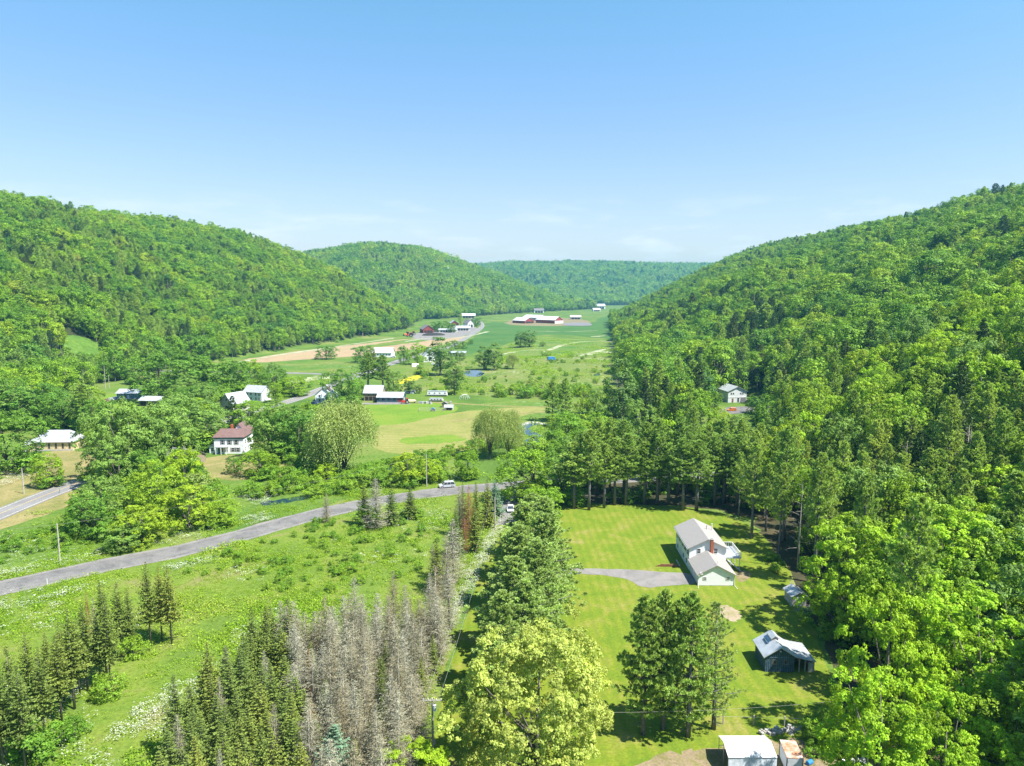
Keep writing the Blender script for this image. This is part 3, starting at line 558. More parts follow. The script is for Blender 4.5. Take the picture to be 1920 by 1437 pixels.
P['shrub'] = [broadleaf('shrub_%d' % i, 100 + i, 4.2, 2.4, .15, 26, 10, 9, .30, bark_dark, L_shrub, bough=.36) for i in range(4)]
P['snag'] = [snag('snag_%d' % i, 110 + i, 15, bark_dead) for i in range(2)]
# lighter versions for the wooded slopes
P['fleaf'] = [broadleaf('fleaf_%d' % i, 120 + i, 17 + (i % 3), 5.0 + .4 * (i % 2), 3 + i % 3, 30, 9, 11, .60, bark_grey, L_forest, flat=1.05, bough=.33, crownn=.9, ragged=.08, cap=.0) for i in range(6)]
P['fpine'] = [pine('fpine_%d' % i, 130 + i, 21, 4.6, 5, 13, 6, 18, 8, .72, bark_pine, L_pine, False, .32) for i in range(4)]
P['fhem'] = [pine('fhem_%d' % i, 135 + i, 19, 3.8, 2, 17, 6, 12, 6, .66, bark_dark, L_hem, False, .34) for i in range(2)]
def proto_h(kind): return {'maple': 16, 'bright': 18, 'dark': 16, 'ash': 18, 'poplar': 20, 'willow': 17, 'pale': 18, 'pine': 18, 'tallpine': 22, 'lawnpine': 20, 'rowpine': 18, 'lightpine': 18, 'spruce': 11, 'stemspruce': 12, 'bluespruce': 11, 'deadspruce': 12, 'rustspruce': 11, 'shrub': 4.2, 'snag': 15, 'fleaf': 18, 'fpine': 21, 'fhem': 19}[kind]
PR = {'maple': 6.2, 'bright': 6.5, 'dark': 6.2, 'ash': 6.5, 'poplar': 4, 'willow': 8.2, 'pale': 9.3, 'pine': 5.2, 'tallpine': 4.6, 'lawnpine': 5.4, 'rowpine': 5.6, 'lightpine': 4.6, 'spruce': 2.1, 'stemspruce': 2.2, 'bluespruce': 2.6, 'deadspruce': 2.0, 'rustspruce': 1.7, 'shrub': 2.4, 'snag': 2, 'fleaf': 5.2, 'fpine': 4.6, 'fhem': 3.8}
NAME = {'maple': 'maple_tree', 'bright': 'maple_tree', 'dark': 'maple_tree', 'ash': 'ash_tree', 'poplar': 'poplar_tree', 'willow': 'willow_tree', 'pale': 'willow_tree', 'pine': 'white_pine', 'tallpine': 'white_pine', 'lawnpine': 'white_pine', 'rowpine': 'white_pine', 'lightpine': 'white_pine', 'spruce': 'spruce_tree', 'stemspruce': 'spruce_tree', 'bluespruce': 'blue_spruce', 'deadspruce': 'dead_spruce', 'rustspruce': 'dead_spruce', 'shrub': 'shrub', 'snag': 'dead_tree', 'fleaf': 'broadleaf_tree', 'fpine': 'pine_tree', 'fhem': 'hemlock_tree'}
PLACED = []      # (x, y, radius) of every tree set out one by one
def add_tree(kind, X, Y, H, width, label, group=None, var=None, rz=None, z=None):
    pr = P[kind]; parts = pr[(var if var is not None else random.randrange(len(pr))) % len(pr)]
    s = H / proto_h(kind); sw = width / (2 * PR[kind]) if width else s
    r = bpy.data.objects.new(NAME[kind], None); COL.objects.link(r); r.empty_display_size = .5
    r.location = (X, Y, (zat(X, Y) if z is None else z) - (.0)); r.scale = (sw, sw, s)
    r.rotation_euler = (0, 0, random.uniform(0, 6.28) if rz is None else rz)
    tag(r, label, 'shrub' if kind == 'shrub' else 'tree', group)
    for nm, me in parts:
        c = bpy.data.objects.new(nm, me); COL.objects.link(c); c.parent = r
        if nm == 'branches': c['kind'] = 'stuff'
    PLACED.append((X, Y, width / 2 if width else 2))
    return r
def tree_px(kind, x, yb, yt, wpx, label, group=None, var=None):
    X, Y = G(x, yb); H = max(1.0, hgt_for(X, Y, 0, yt)); d = Y * cp + CH * sp * .8
    return add_tree(kind, X, Y, H, wpx * d / F, label, group, var, z=zat(X, Y))
def nth(i): return ['first', 'second', 'third', 'fourth', 'fifth', 'sixth', 'seventh', 'eighth', 'ninth', 'tenth', 'eleventh', 'twelfth', 'thirteenth', 'fourteenth', 'fifteenth', 'sixteenth', 'seventeenth', 'eighteenth', 'nineteenth', 'twentieth'][i] if i < 20 else '%d%s' % (i + 1, {1: 'st', 2: 'nd', 3: 'rd'}.get((i + 1) % 10, 'th'))
def inpoly(x, y, P_):
    c = False; j = len(P_) - 1
    for i in range(len(P_)):
        if (P_[i][1] > y) != (P_[j][1] > y) and x < (P_[j][0] - P_[i][0]) * (y - P_[i][1]) / (P_[j][1] - P_[i][1]) + P_[i][0]: c = not c
        j = i
    return c
# ------------------------------------------------------------------ trees set out one by one (photo column, base row, top row, crown width in pixels)
TREES = [
 # the row of pines beside the lawn, nearest first
 ('rowpine', 940, 1302, 1114, 160, 'nearest white pine of the row left of the lawn, behind the pale tree'), ('rowpine', 985, 1262, 1090, 165, 'second pine from the front in the row, on its lawn side'), ('rowpine', 962, 1218, 1048, 165, 'third pine from the front in the row, on its strip side'), ('rowpine', 1005, 1188, 1018, 165, 'fourth pine from the front in the row, on its lawn side'),
 ('rowpine', 975, 1148, 990, 160, 'fifth pine from the front in the row, on its strip side'), ('rowpine', 1018, 1122, 968, 155, 'sixth pine from the front in the row, on its lawn side'), ('rowpine', 985, 1090, 945, 145, 'seventh pine from the front in the row, on its strip side'), ('rowpine', 1022, 1066, 936, 130, 'eighth pine from the front in the row, on its lawn side'), ('rowpine', 995, 1046, 928, 110, 'farthest white pine of the row, before the round maple'),
 ('maple', 1018, 990, 902, 84, 'round maple at the far end of the pine row'),
 ('pale', 1005, 1452, 1182, 290, 'huge pale yellow-green willow filling the bottom centre'),
 ('bright', 775, 1520, 1390, 130, 'bright green maple crown cut off by the bottom edge beside the utility pole'),
 # clump in the middle of the lawn
 ('lawnpine', 1205, 1378, 1122, 135, 'left pine of the clump in the middle of the lawn'), ('lawnpine', 1243, 1368, 1112, 140, 'tallest pine of the clump in the middle of the lawn'),
 ('lawnpine', 1290, 1382, 1118, 150, 'front pine of the lawn clump, above the shelter'), ('lightpine', 1338, 1368, 1136, 120, 'thin light green pine on the right of the lawn clump'),
 # right edge
 ('bright', 1655, 1400, 1085, 170, 'bright yellow-green maple right of the dark barn'), ('bright', 1740, 1340, 1072, 150, 'tall bright maple behind the one beside the dark barn'),
 ('bright', 1640, 1540, 1262, 190, 'low bright maple beyond the trailer at the bottom'), ('maple', 1820, 1380, 1180, 170, 'leafy green maple low on the right edge'),
 ('bright', 1760, 1560, 1300, 170, 'bright maple at the bottom right beside the leaning dead tree'), ('maple', 1890, 1520, 1290, 190, 'spreading maple in the bottom right corner'), ('bright', 1860, 1600, 1400, 150, 'yellow maple top at the bottom right edge'),
 ('snag', 1785, 1440, 1285, 40, 'grey leaning dead tree among the bright maples at the bottom right'), ('snag', 1868, 1215, 1040, 30, 'bare grey snag beside a blue-grey trunk at the right edge'), ('tallpine', 1885, 1215, 900, 150, 'tall white pine with blue-grey trunk at the right edge'),
 ('snag', 1700, 1100, 960, 36, 'twiggy dead tree in the pine wood right of the shed'), ('snag', 1800, 1030, 880, 44, 'bare grey tree crown in the wood at the right'), ('snag', 1540, 1060, 935, 34, 'bare trunk with broken limbs right of the deck'),
 ('snag', 1905, 1420, 1330, 20, 'short broken snag on the far right edge'), ('lightpine', 1810, 1180, 1010, 70, 'feathery young larch between the maples and the right edge'),
 # around the crossroads
 ('maple', 1000, 938, 828, 112, 'broad maple at the crossroads behind the parked white car'), ('dark', 1052, 940, 838, 85, 'dark maple right of the crossroads'),
 ('maple', 875, 898, 838, 46, 'small round maple beyond the silver car'), ('maple', 765, 910, 850, 62, 'bushy maple left of the roadside pole'), ('bright', 806, 905, 858, 44, 'small bright maple behind the roadside pole'),
 ('willow', 918, 862, 768, 62, 'left of the two pale willows by the creek'), ('willow', 952, 858, 772, 60, 'right of the two pale willows by the creek'),
 ('bright', 1238, 900, 786, 74, 'bright yellow-green maple behind the pine line'), ('ash', 1090, 905, 812, 90, 'soft green ash behind the left end of the pine line'), ('ash', 1150, 880, 790, 90, 'ash tree over the creek behind the pine line'),
 # left bank
 ('willow', 645, 890, 757, 128, 'great round willow left of the hay field'), ('bright', 612, 905, 868, 44, 'bright bush-like maple under the great willow'),
 ('ash', 198, 905, 762, 92, 'left ash of the tall trio between the tan hall and the farmhouse'), ('ash', 245, 915, 746, 104, 'middle and tallest ash of the trio right of the tan hall'), ('ash', 282, 905, 760, 92, 'right ash of the tall trio between the tan hall and the farmhouse'),
 ('ash', 225, 932, 815, 90, 'lower ash in front of the tall trio'), ('dark', 265, 935, 845, 74, 'dark tree below the tall ash trio'), ('ash', 390, 842, 765, 66, 'ash at the left corner of the farmhouse'), ('maple', 372, 800, 748, 56, 'maple between the farmhouse and the grey barn'), ('dark', 335, 800, 752, 60, 'dark tree below the metal-roofed shed'), ('ash', 270, 800, 762, 54, 'ash tree in front of the blue cabin'),
 ('maple', 585, 800, 752, 50, 'maple beside the highway below the white roadside house'), ('dark', 600, 870, 790, 60, 'dark tree at the left flank of the great willow'), ('ash', 455, 805, 768, 50, 'tree under the gabled barn'), ('ash', 525, 790, 752, 50, 'ash beside the highway'), ('maple', 225, 800, 770, 46, 'maple left of the blue cabin'), ('dark', 185, 815, 742, 60, 'dark tree right of the tan hall roof'), ('maple', 60, 770, 705, 70, 'tree in the wood edge far left'), ('fpine', 170, 770, 700, 50, 'dark pine left of the tall poles'), ('ash', 225, 712, 690, 40, 'tree beside the tall poles'), ('ash', 262, 720, 685, 50, 'tree behind the blue cabin'), ('ash', 308, 895, 752, 120, 'ash tree left of the grey barn roof'), ('ash', 350, 842, 738, 120, 'ash tree behind the farmhouse at its left'),
 ('maple', 300, 975, 866, 105, 'green maple in the thicket below the grey barn roof'), ('bright', 348, 918, 838, 58, 'bright tree in front of the grey barn roof'), ('ash', 192, 985, 892, 92, 'soft green ash beside the highway bend'),
 ('dark', 168, 1008, 922, 76, 'dense dark round tree left of the thicket'), ('maple', 355, 990, 912, 96, 'maple at the near right of the thicket'), ('maple', 268, 1020, 945, 86, 'bushy maple in the near thicket'), ('ash', 232, 1034, 985, 64, 'low round bush-tree nearest the county road'),
 ('maple', 412, 985, 930, 62, 'small maple at the right end of the thicket'), ('maple', 92, 912, 850, 54, 'small maple in front of the tan hall'), ('dark', 14, 884, 770, 118, 'dark tree at the left edge beside the tan hall'),
 ('dark', 70, 800, 712, 100, 'dark tree behind the tan hall at its left'), ('dark', 120, 805, 735, 84, 'dark tree directly behind the tan hall'), ('tallpine', 158, 812, 722, 66, 'layered pine behind the right end of the tan hall'), ('ash', 16, 800, 718, 110, 'ash at the left edge behind the tan hall'),
 ('dark', 300, 752, 662, 96, 'big dark maple above the metal-roofed shed'), ('dark', 352, 750, 664, 100, 'second dark maple in the row behind the village'), ('dark', 402, 746, 662, 90, 'third dark maple in the row behind the village'), ('dark', 446, 742, 672, 66, 'dark maple left of the side road field'), ('maple', 470, 730, 674, 50, 'lighter maple at the end of the village row'),
 ('dark', 516, 738, 688, 56, 'dark tree left of the highway, beside a pole'), ('maple', 548, 742, 706, 56, 'low tree on the highway bank'),
 ('ash', 515, 862, 752, 84, 'ash tree right of the farmhouse'), ('dark', 560, 862, 754, 92, 'dark maple between farmhouse and great willow'), ('bright', 535, 858, 800, 44, 'bright small tree right of the farmhouse'), ('maple', 490, 895, 842, 62, 'round tree on the farmhouse lawn'), ('dark', 440, 888, 852, 32, 'small dark bush-tree on the farmhouse lawn'), ('maple', 470, 812, 752, 70, 'tree behind the farmhouse roof'), ('fhem', 438, 812, 745, 34, 'brownish hemlock behind the farmhouse chimney'),
 ('dark', 640, 760, 692, 64, 'round dark maple in front of the white roadside house'), ('tallpine', 690, 742, 664, 52, 'left of two pines behind the twin barns'), ('tallpine', 718, 742, 668, 50, 'right of two pines behind the twin barns'), ('ash', 738, 738, 694, 34, 'tree at the right of the two pines'), ('maple', 668, 748, 712, 34, 'small tree left of the twin barns'),
 ('dark', 612, 674, 646, 38, 'lone dark tree in front of the bare field'), ('dark', 683, 680, 646, 40, 'dark tree beside the long white building'), ('spruce', 702, 680, 652, 14, 'small spruce beside the long white building'),
 ('dark', 757, 682, 648, 20, 'narrow tree right of the long white building'), ('maple', 783, 684, 644, 34, 'maple in front of the white house by the highway'), ('dark', 804, 676, 650, 24, 'dark tree beside the white house by the highway'),
 ('poplar', 826, 704, 630, 44, 'tall ragged poplar beside the pond'), ('poplar', 852, 740, 672, 36, 'poplar standing behind the parked campers'), ('poplar', 768, 738, 708, 22, 'small poplar right of the twin barns'), ('poplar', 786, 738, 720, 12, 'slim sapling right of the twin barns'),
 ('poplar', 908, 694, 648, 28, 'left poplar of the group behind the pond'), ('poplar', 926, 694, 642, 32, 'tallest poplar of the group behind the pond'), ('willow', 962, 692, 664, 26, 'pale willow right of the poplar group'),
 ('poplar', 976, 652, 620, 24, 'left half of the grove in the green field'), ('poplar', 992, 651, 618, 26, 'right half of the grove in the green field'), ('maple', 1024, 668, 657, 20, 'small round bush-tree in the far pasture'), ('ash', 1018, 650, 640, 14, 'grey-green sapling in the far pasture'),
 ('dark', 868, 654, 640, 18, 'round tree beside the highway bend'), ('dark', 883, 646, 636, 10, 'little tree beside the highway bend'), ('dark', 853, 655, 638, 20, 'dark tree left of the highway bend'), ('ash', 862, 676, 658, 20, 'tree behind the long grey shed'),
 ('fpine', 1036, 792, 716, 40, 'left dark conifer of the group by the creek'), ('fpine', 1060, 790, 712, 44, 'right dark conifer of the group by the creek'), ('maple', 1092, 778, 722, 36, 'green tree right of the creek conifers'), ('ash', 1116, 778, 728, 36, 'grey-green tree by the creek'),
 ('poplar', 1162, 812, 668, 60, 'tall cottonwood on the creek below the right hill'), ('ash', 1196, 850, 745, 60, 'leafy tree beside the tall cottonwood'), ('maple', 1040, 800, 776, 34, 'bush-tree in front of the creek conifers'),
 ('maple', 1348, 806, 766, 44, 'leafy maple below the orange car'), ('ash', 1386, 808, 778, 46, 'ash tree below the pad of the grey hillside house'), ('dark', 1416, 790, 738, 36, 'dark tree right of the grey hillside house'), ('maple', 1336, 775, 726, 34, 'maple left of the grey hillside house'),
 # far farm
 ('dark', 828, 622, 600, 34, 'broad dark tree in the middle of the far farm'), ('dark', 846, 624, 604, 18, 'dark tree beside the far farm sheds'), ('fpine', 864, 612, 588, 12, 'dark conifer above the far farmhouse'), ('dark', 892, 613, 594, 20, 'round tree at the highway bend by the far farm'), ('dark', 817, 622, 606, 16, 'tree left of the far farm tree'),
 # conifers along the mown strip and beside the road
 ('spruce', 893, 995, 905, 30, 'spruce at the road end of the mown strip'), ('spruce', 914, 990, 898, 32, 'tall spruce left of the pole on the mown strip'), ('spruce', 868, 990, 905, 26, 'spruce behind the rusty spruces'), ('bluespruce', 928, 968, 902, 40, 'pale spruce beside the dead-end drive'),
 ('deadspruce', 862, 1005, 912, 34, 'grey dead spruce between live ones on the mown strip'), ('rustspruce', 880, 1010, 912, 34, 'rusty brown spruce beside the mown strip'), ('rustspruce', 872, 1040, 968, 24, 'small rusty spruce lower on the mown strip'), ('spruce', 890, 1035, 945, 36, 'spruce in front of the rusty spruces'), ('spruce', 855, 1045, 955, 36, 'dark spruce left of the rusty spruces'),
 ('deadspruce', 850, 1095, 975, 62, 'broad grey dead spruce halfway along the mown strip'), ('deadspruce', 838, 1120, 1005, 50, 'dead spruce in front of the broad grey one'), ('spruce', 820, 1105, 1010, 40, 'dark spruce left of the broad grey dead one'), ('deadspruce', 812, 1080, 1020, 24, 'thin dead spruce in the meadow edge'),
 ('deadspruce', 706, 992, 898, 56, 'bare grey tree in the roadside clump'), ('spruce', 684, 985, 905, 36, 'left spruce of the roadside clump'), ('spruce', 735, 985, 910, 34, 'spruce in the middle of the roadside clump'), ('spruce', 770, 972, 912, 34, 'right spruce of the roadside clump'), ('maple', 692, 990, 945, 46, 'green bush at the foot of the roadside clump'), ('deadspruce', 613, 980, 926, 26, 'lone thin grey conifer by the road'),
 ('bluespruce', 632, 1520, 1360, 130, 'pale blue spruce at the bottom edge'),
]
for k, x, yb, yt, wpx, lab in TREES:
    tree_px(k, x, yb, yt, wpx, lab)
    if k in ('maple', 'dark', 'ash') and 690 < yb < 990 and wpx > 40:      # leafy skirt of brush at the foot of the valley trees
        X, Y = G(x, yb + 1); H = hgt_for(X, Y, 0, yt); (len(lab.split()) < 15) and add_tree('shrub', X + H * .12, Y - H * .05, H * .34, wpx * Y / F * .85, 'brush below ' + lab, None)
VK = [(48, 790, 150, 862, 0), (392, 785, 470, 858, 0), (415, 730, 498, 764, 0), (192, 730, 300, 760, 0), (535, 725, 625, 765, 0), (300, 830, 390, 872, 0), (520, 835, 570, 858, 0), (400, 850, 520, 900, 0), (0, 850, 180, 990, 0)]
vr = random.Random(9); nv = 0
vp = [(150, 775), (220, 760), (330, 745), (420, 735), (520, 720), (560, 745), (620, 770), (590, 800), (620, 850), (500, 850), (470, 800), (390, 800), (380, 850), (200, 900), (160, 850)]
for _ in range(900):
    x, yb = vr.uniform(150, 620), vr.uniform(720, 900)
    if not inpoly(x, yb, vp): continue
    X, Y = G(x, yb); H = vr.uniform(9, 17); d = Y * 1.02; hw_ = H * .45 * F / d; yt = proj(X, Y, H)[1]
    if any(x + hw_ > q[0] and x - hw_ < q[2] and yt < q[3] and yb > q[1] for q in VK): continue
    if any(math.hypot(X - a, Y - c) < 5 for a, c, _r in PLACED): continue
    nv += 1; kk = vr.choice(('maple', 'dark', 'ash', 'ash', 'dark')); add_tree(kk, X, Y, H, H * vr.uniform(.75, 1.05), {'maple': 'light green', 'dark': 'dark green', 'ash': 'soft green'}[kk] + ' tree among the village houses, ' + ('left of the grey barn' if x < 300 else 'behind the farmhouse' if x < 480 else 'beside the highway'), 'trees among the village houses')
    if nv > 80: break
# the line of pines behind the lawn
rg = random.Random(5)
for i in range(14):
    x = 1075 + i * 26 + rg.uniform(-6, 6); tree_px('tallpine', x, rg.uniform(944, 958), rg.uniform(808, 838), rg.uniform(62, 82), nth(i) + ' pine from the left in the front of the line behind the lawn', 'front pines of the line behind the lawn')
for i in range(12):
    x = 1085 + i * 30 + rg.uniform(-8, 8); tree_px('tallpine', x, rg.uniform(922, 930), rg.uniform(786, 812), rg.uniform(58, 76), nth(i) + ' pine from the left in the back of the line behind the lawn', 'back pines of the line behind the lawn')
# pine wood to the right of the house
for i in range(46):
    x = 1425 + rg.uniform(0, 500); yb = rg.uniform(940, 1130)
    if x < 1500 and yb > 985: continue
    X, Y = G(x, yb)
    if 1448 < x < 1545 and yb > 1090: continue
    tree_px('tallpine', x, yb, proj(X, Y, rg.uniform(19, 25))[1], rg.uniform(54, 78), 'tall bare-stemmed pine in the right wood, ' + ('just right of the deck' if x < 1520 else 'behind the shed' if x < 1600 else 'above the bright maples' if x < 1720 else 'toward the right edge' if x < 1820 else 'at the right edge') + (', in front' if yb > 1060 else ', in the middle' if yb > 1000 else ', at the back'), 'pines in the wood right of the white house')
for i in range(11):
    x = 1500 + i * 38 + rg.uniform(-10, 10); yb = rg.uniform(985, 1075); X, Y = G(x, yb); tree_px('snag', x, yb, proj(X, Y, rg.uniform(15, 21))[1], rg.uniform(26, 40), nth(i) + ' bare grey dead stem from the left in the right pine wood', 'dead stems in the right pine wood')
# spruce plantation: live, dead and the thin row at the left
live = [G(*p) for p in [(330, 1430), (400, 1330), (470, 1262), (540, 1230), (560, 1320), (560, 1440), (620, 1620), (300, 1620)]]
dead = [G(*p) for p in [(505, 1262), (570, 1232), (660, 1222), (760, 1208), (842, 1175), (850, 1210), (815, 1290), (778, 1420), (740, 1620), (600, 1620), (560, 1440), (545, 1330)]]
def stand(poly, sx, sy):
    xs = [p[0] for p in poly]; ys = [p[1] for p in poly]; y = min(ys); row = 0
    while y < max(ys):
        x = min(xs) + rg.uniform(0, sx); col = 0
        while x < max(xs):
            q = (x + rg.uniform(-.55, .55), y + rg.uniform(-.6, .6))
            if inpoly(*q, poly): yield q[0], q[1], nth(col) + ' from the left in the ' + nth(row) + ' row'; col += 1
            x += sx
        y += sy; row += 1 if col else 0
for X, Y, where in stand(live, 2.7, 2.9):
    r_ = rg.random()
    if r_ < .08: add_tree('deadspruce', X, Y, rg.uniform(9, 12), 2.8, 'grey dead spruce in the green plantation, ' + where, 'dead spruces among the live ones')
    else: add_tree('spruce', X, Y, rg.uniform(7, 12.5), rg.uniform(4.2, 5.6), 'dark green spruce of the green plantation, ' + where, 'live spruces of the plantation')
for X, Y, where in stand(dead, 2.6, 2.9):
    r_ = rg.random()
    if r_ < .15: add_tree('spruce', X, Y, rg.uniform(5, 9), 2.6, 'small green spruce in the dead plantation, ' + where, 'green spruces in the dead stand')
    elif r_ < .19: add_tree('rustspruce', X, Y, rg.uniform(7, 11), 2.6, 'rusty spruce in the dead plantation, ' + where, 'rusty spruces in the dead stand')
    else: add_tree('deadspruce', X, Y, rg.uniform(9.5, 13.5), rg.uniform(4.4, 5.8), 'bare grey spruce of the dead plantation, ' + where, 'dead spruces of the plantation')
ROWL = [(283, 1212, 1055, 42), (322, 1208, 1062, 40), (304, 1200, 1062, 34), (228, 1232, 1092, 38), (246, 1225, 1105, 30), (200, 1262, 1094, 48), (208, 1290, 1112, 40), (165, 1296, 1132, 50), (140, 1330, 1140, 52), (188, 1280, 1160, 36),
        (116, 1352, 1190, 46), (96, 1330, 1188, 40), (62, 1372, 1188, 50), (30, 1410, 1215, 56), (8, 1440, 1240, 60), (85, 1390, 1215, 46), (120, 1312, 1170, 36), (-20, 1450, 1260, 60), (48, 1440, 1250, 50), (150, 1302, 1165, 36)]
for i, (x, yb, yt, wp) in enumerate(ROWL):
    tree_px('stemspruce', x, yb, yt, wp * 1.15, ['tallest spruce with bare stem at the far end of the left row', 'outermost bare-stemmed spruce at the far end of the left row', 'slim spruce between the two far ones of the left row'][i] if i < 3 else nth(sum(q[0] < x for q in ROWL)) + ' bare-stemmed spruce from the left in the straggling row at the left edge', None if i < 3 else 'bare-stemmed spruces of the left row')
tree_px('rustspruce', 168, 1200, 1112, 16, 'small red-brown dead spruce top in the left row')
tree_px('deadspruce', 182, 1230, 1122, 30, 'bare grey spruce in the left row')
for x, yb, yt, wp in [(70, 1425, 1365, 90), (250, 1230, 1195, 50), (205, 1305, 1265, 60), (140, 1380, 1345, 50), (720, 1290, 1262, 40)]:
    tree_px('shrub', x, yb, yt, wp, 'bright leafy shrub under the left spruce row', 'shrubs under the left spruce row')
# thickets of shrubs
BRUSH = []
def thicket(poly, n, h0, h1, label, group, kind='shrub', stuff=False):
    W = [G(*p) for p in poly]; xs = [p[0] for p in W]; ys = [p[1] for p in W]; k = 0; tries = 0
    while k < n and tries < 4000:
        tries += 1; X, Y = rg.uniform(min(xs), max(xs)), rg.uniform(min(ys), max(ys))
        if inpoly(X, Y, W):
            h = rg.uniform(h0, h1); k += 1
            if stuff: BRUSH.append((X, Y, h, h * rg.uniform(1.0, 1.7)))
            else: add_tree(kind, X, Y, h, h * rg.uniform(1.0, 1.6), label, group)
thicket([(150, 950), (230, 905), (340, 900), (440, 930), (450, 975), (330, 1015), (210, 1035), (130, 1000)], 34, 3, 7, 'green shrub in the thicket between highway and county road', 'shrubs between highway and county road')
thicket([(0, 1012), (90, 980), (150, 1005), (110, 1030), (0, 1048)], 14, 1.2, 3, 'low shrub in the meadow at the left beyond the road', 'low shrubs at the left beyond the road')
thicket([(440, 925), (560, 905), (680, 895), (830, 880), (840, 905), (690, 922), (640, 930), (560, 920), (480, 945)], 46, 1.5, 5, 'shrub on the creek bank beyond the county road', 'shrubs on the near creek bank')
thicket([(480, 890), (580, 872), (600, 900), (520, 915)], 12, 3, 6, 'tall shrub left of the great willow', 'tall shrubs left of the great willow')
thicket([(700, 870), (830, 850), (900, 848), (880, 862), (720, 885)], 18, 1.5, 3, 'shrub along the creek below the hay field', 'shrubs along the creek below the hay field')
thicket([(890, 738), (960, 725), (1030, 725), (1120, 740), (1100, 755), (1000, 748), (900, 748)], 40, 2, 6, 'shrub in the marsh beside the pasture', 'shrubs in the marsh', stuff=True)
thicket([(1000, 830), (1060, 802), (1150, 800), (1180, 830), (1120, 860), (1000, 862)], 34, 4, 9, 'shrub on the creek bank behind the crossroads', 'shrubs behind the crossroads')
thicket([(780, 690), (850, 700), (870, 735), (800, 735)], 8, 2, 4, 'shrub near the pond', 'shrubs near the pond')
thicket([(560, 960), (700, 990), (800, 960), (840, 1000), (780, 1080), (640, 1075), (580, 1030)], 30, .8, 2.2, 'low bramble mound in the bright meadow', 'bramble mounds in the meadow', stuff=True)
thicket([(330, 1060), (480, 1030), (620, 1060), (700, 1090), (560, 1130), (380, 1110)], 26, .7, 1.8, 'low bush in the meadow near the road', 'low bushes near the road', stuff=True)
thicket([(1490, 1125), (1540, 1120), (1600, 1200), (1560, 1260), (1520, 1200)], 12, 1.2, 3, 'shrub at the wood edge behind the dark barn', 'shrubs at the wood edge behind the dark barn')
thicket([(1500, 1375), (1570, 1365), (1610, 1420), (1580, 1460), (1520, 1420)], 9, 1.2, 2.6, 'bluish shrub beside the rusty-roofed trailer', 'shrubs beside the trailer')
thicket([(1420, 1040), (1450, 1030), (1485, 1085), (1470, 1095)], 7, .8, 2, 'shrub between the deck and the shed', 'shrubs between deck and shed')
thicket([(1535, 940), (1900, 920), (1900, 1130), (1600, 1130), (1540, 1060)], 50, 2, 6, 'young leafy undergrowth in the wood right of the house', 'undergrowth in the right wood', stuff=True)
thicket([(500, 712), (560, 716), (600, 722), (560, 735), (500, 740)], 9, 2, 4, 'bush on the highway bank', 'bushes on the highway bank')

CREEK = smooth_poly([G(*q) for q in [(600, 926), (660, 900), (700, 884), (770, 868), (860, 848), (930, 838), (975, 834)]], 2, False)
for i, q in enumerate(CREEK[::1]):
    for s_ in (-3.6, 3.8):
        h = rg.uniform(1.4, 3.2); BRUSH.append((q[0] + rg.uniform(-1.5, 1.5), q[1] + s_ + rg.uniform(-.6, .6), h, h * rg.uniform(1.3, 2)))
# ------------------------------------------------------------------ woods on the slopes
KEEP = [(128, 636, 184, 660, 520), (1255, 972, 1402, 1112, 170), (1395, 1000, 1462, 1150, 150), (1452, 1085, 1518, 1150, 136), (1405, 1175, 1540, 1275, 114), (1340, 1360, 1600, 1437, 90), (1346, 714, 1414, 778, 400), (1415, 700, 1420, 712, 410), (194, 690, 204, 728, 440), (190, 728, 300, 762, 420), (410, 725, 500, 762, 420), (48, 795, 142, 850, 270)]   # photo boxes where a building or clearing shows, with its distance
def edgeR(Y): return np.interp(Y, [60, 85, 95, 118, 130, 150, 178, 210, 218, 226, 250, 300, 350, 400, 500, 600, 700, 900, 1400, 1700], [54, 54, 55, 56, 62, 58, 56, 62, 64, 64, 56, 56, 66, 72, 80, 92, 108, 132, 196, 285])
def edgeL(Y): return np.interp(Y, [0, 250, 300, 340, 400, 450, 560, 700, 900, 1100, 1300], [-260, -225, -225, -235, -250, -262, -262, -236, -190, -160, -182])
def wood_points(x0, x1, y0, y1, sp_, test, seed):
    rg_ = np.random.default_rng(seed); X, Y = np.meshgrid(np.arange(x0, x1, sp_), np.arange(y0, y1, sp_ * .9))
    X = X + (np.arange(X.shape[0]) % 2)[:, None] * sp_ / 2 + rg_.uniform(-.36, .36, X.shape) * sp_; Y = Y + rg_.uniform(-.36, .36, X.shape) * sp_
    X = X.ravel(); Y = Y.ravel(); m = test(X, Y); X, Y = X[m], Y[m]; Z = height(X, Y); px, py, d = proj(X, Y, Z + 18)
    m = (px > -260) & (px < 2180) & (d > 40) & (py < 1750); return X[m], Y[m], Z[m], rg_
def t_near(X, Y):
    h = height(X, Y); return (((X > edgeR(Y)) & (Y > 60) & ~((abs(Y - 228 + .03 * X) < 7) & (X < 110))) | ((X < edgeL(Y)) & (Y > 100) & (Y < 1500))) & ((h > -1))
def t_h2(X, Y): return (height(X, Y) > 1.5) & (Y > 1300) & (X < 330) & (X > -1100) & ~((X < edgeL(Y)) & (Y < 1500))
def t_far(X, Y): return ((height(X, Y) > 3) & (Y > 2350)) | ((Y > 1750) & (X > edgeR(Y)) & (height(X, Y) > 2) & (Y < 2400))
AR = wood_points(0, 800, 60, 800, 9.0, lambda X, Y: t_near(X, Y), 4); AL = wood_points(-900, 800, 60, 1760, 7.2, lambda X, Y: t_near(X, Y) & ((X < 0) | (Y >= 800)), 1)
A = [tuple(np.concatenate([a_, b_]) for a_, b_ in zip(AR[:3], AL[:3])) + (AL[3],), wood_points(-1100, 330, 1380, 2400, 8.5, t_h2, 2), wood_points(-1400, 2600, 1750, 4700, 15, t_far, 3)]
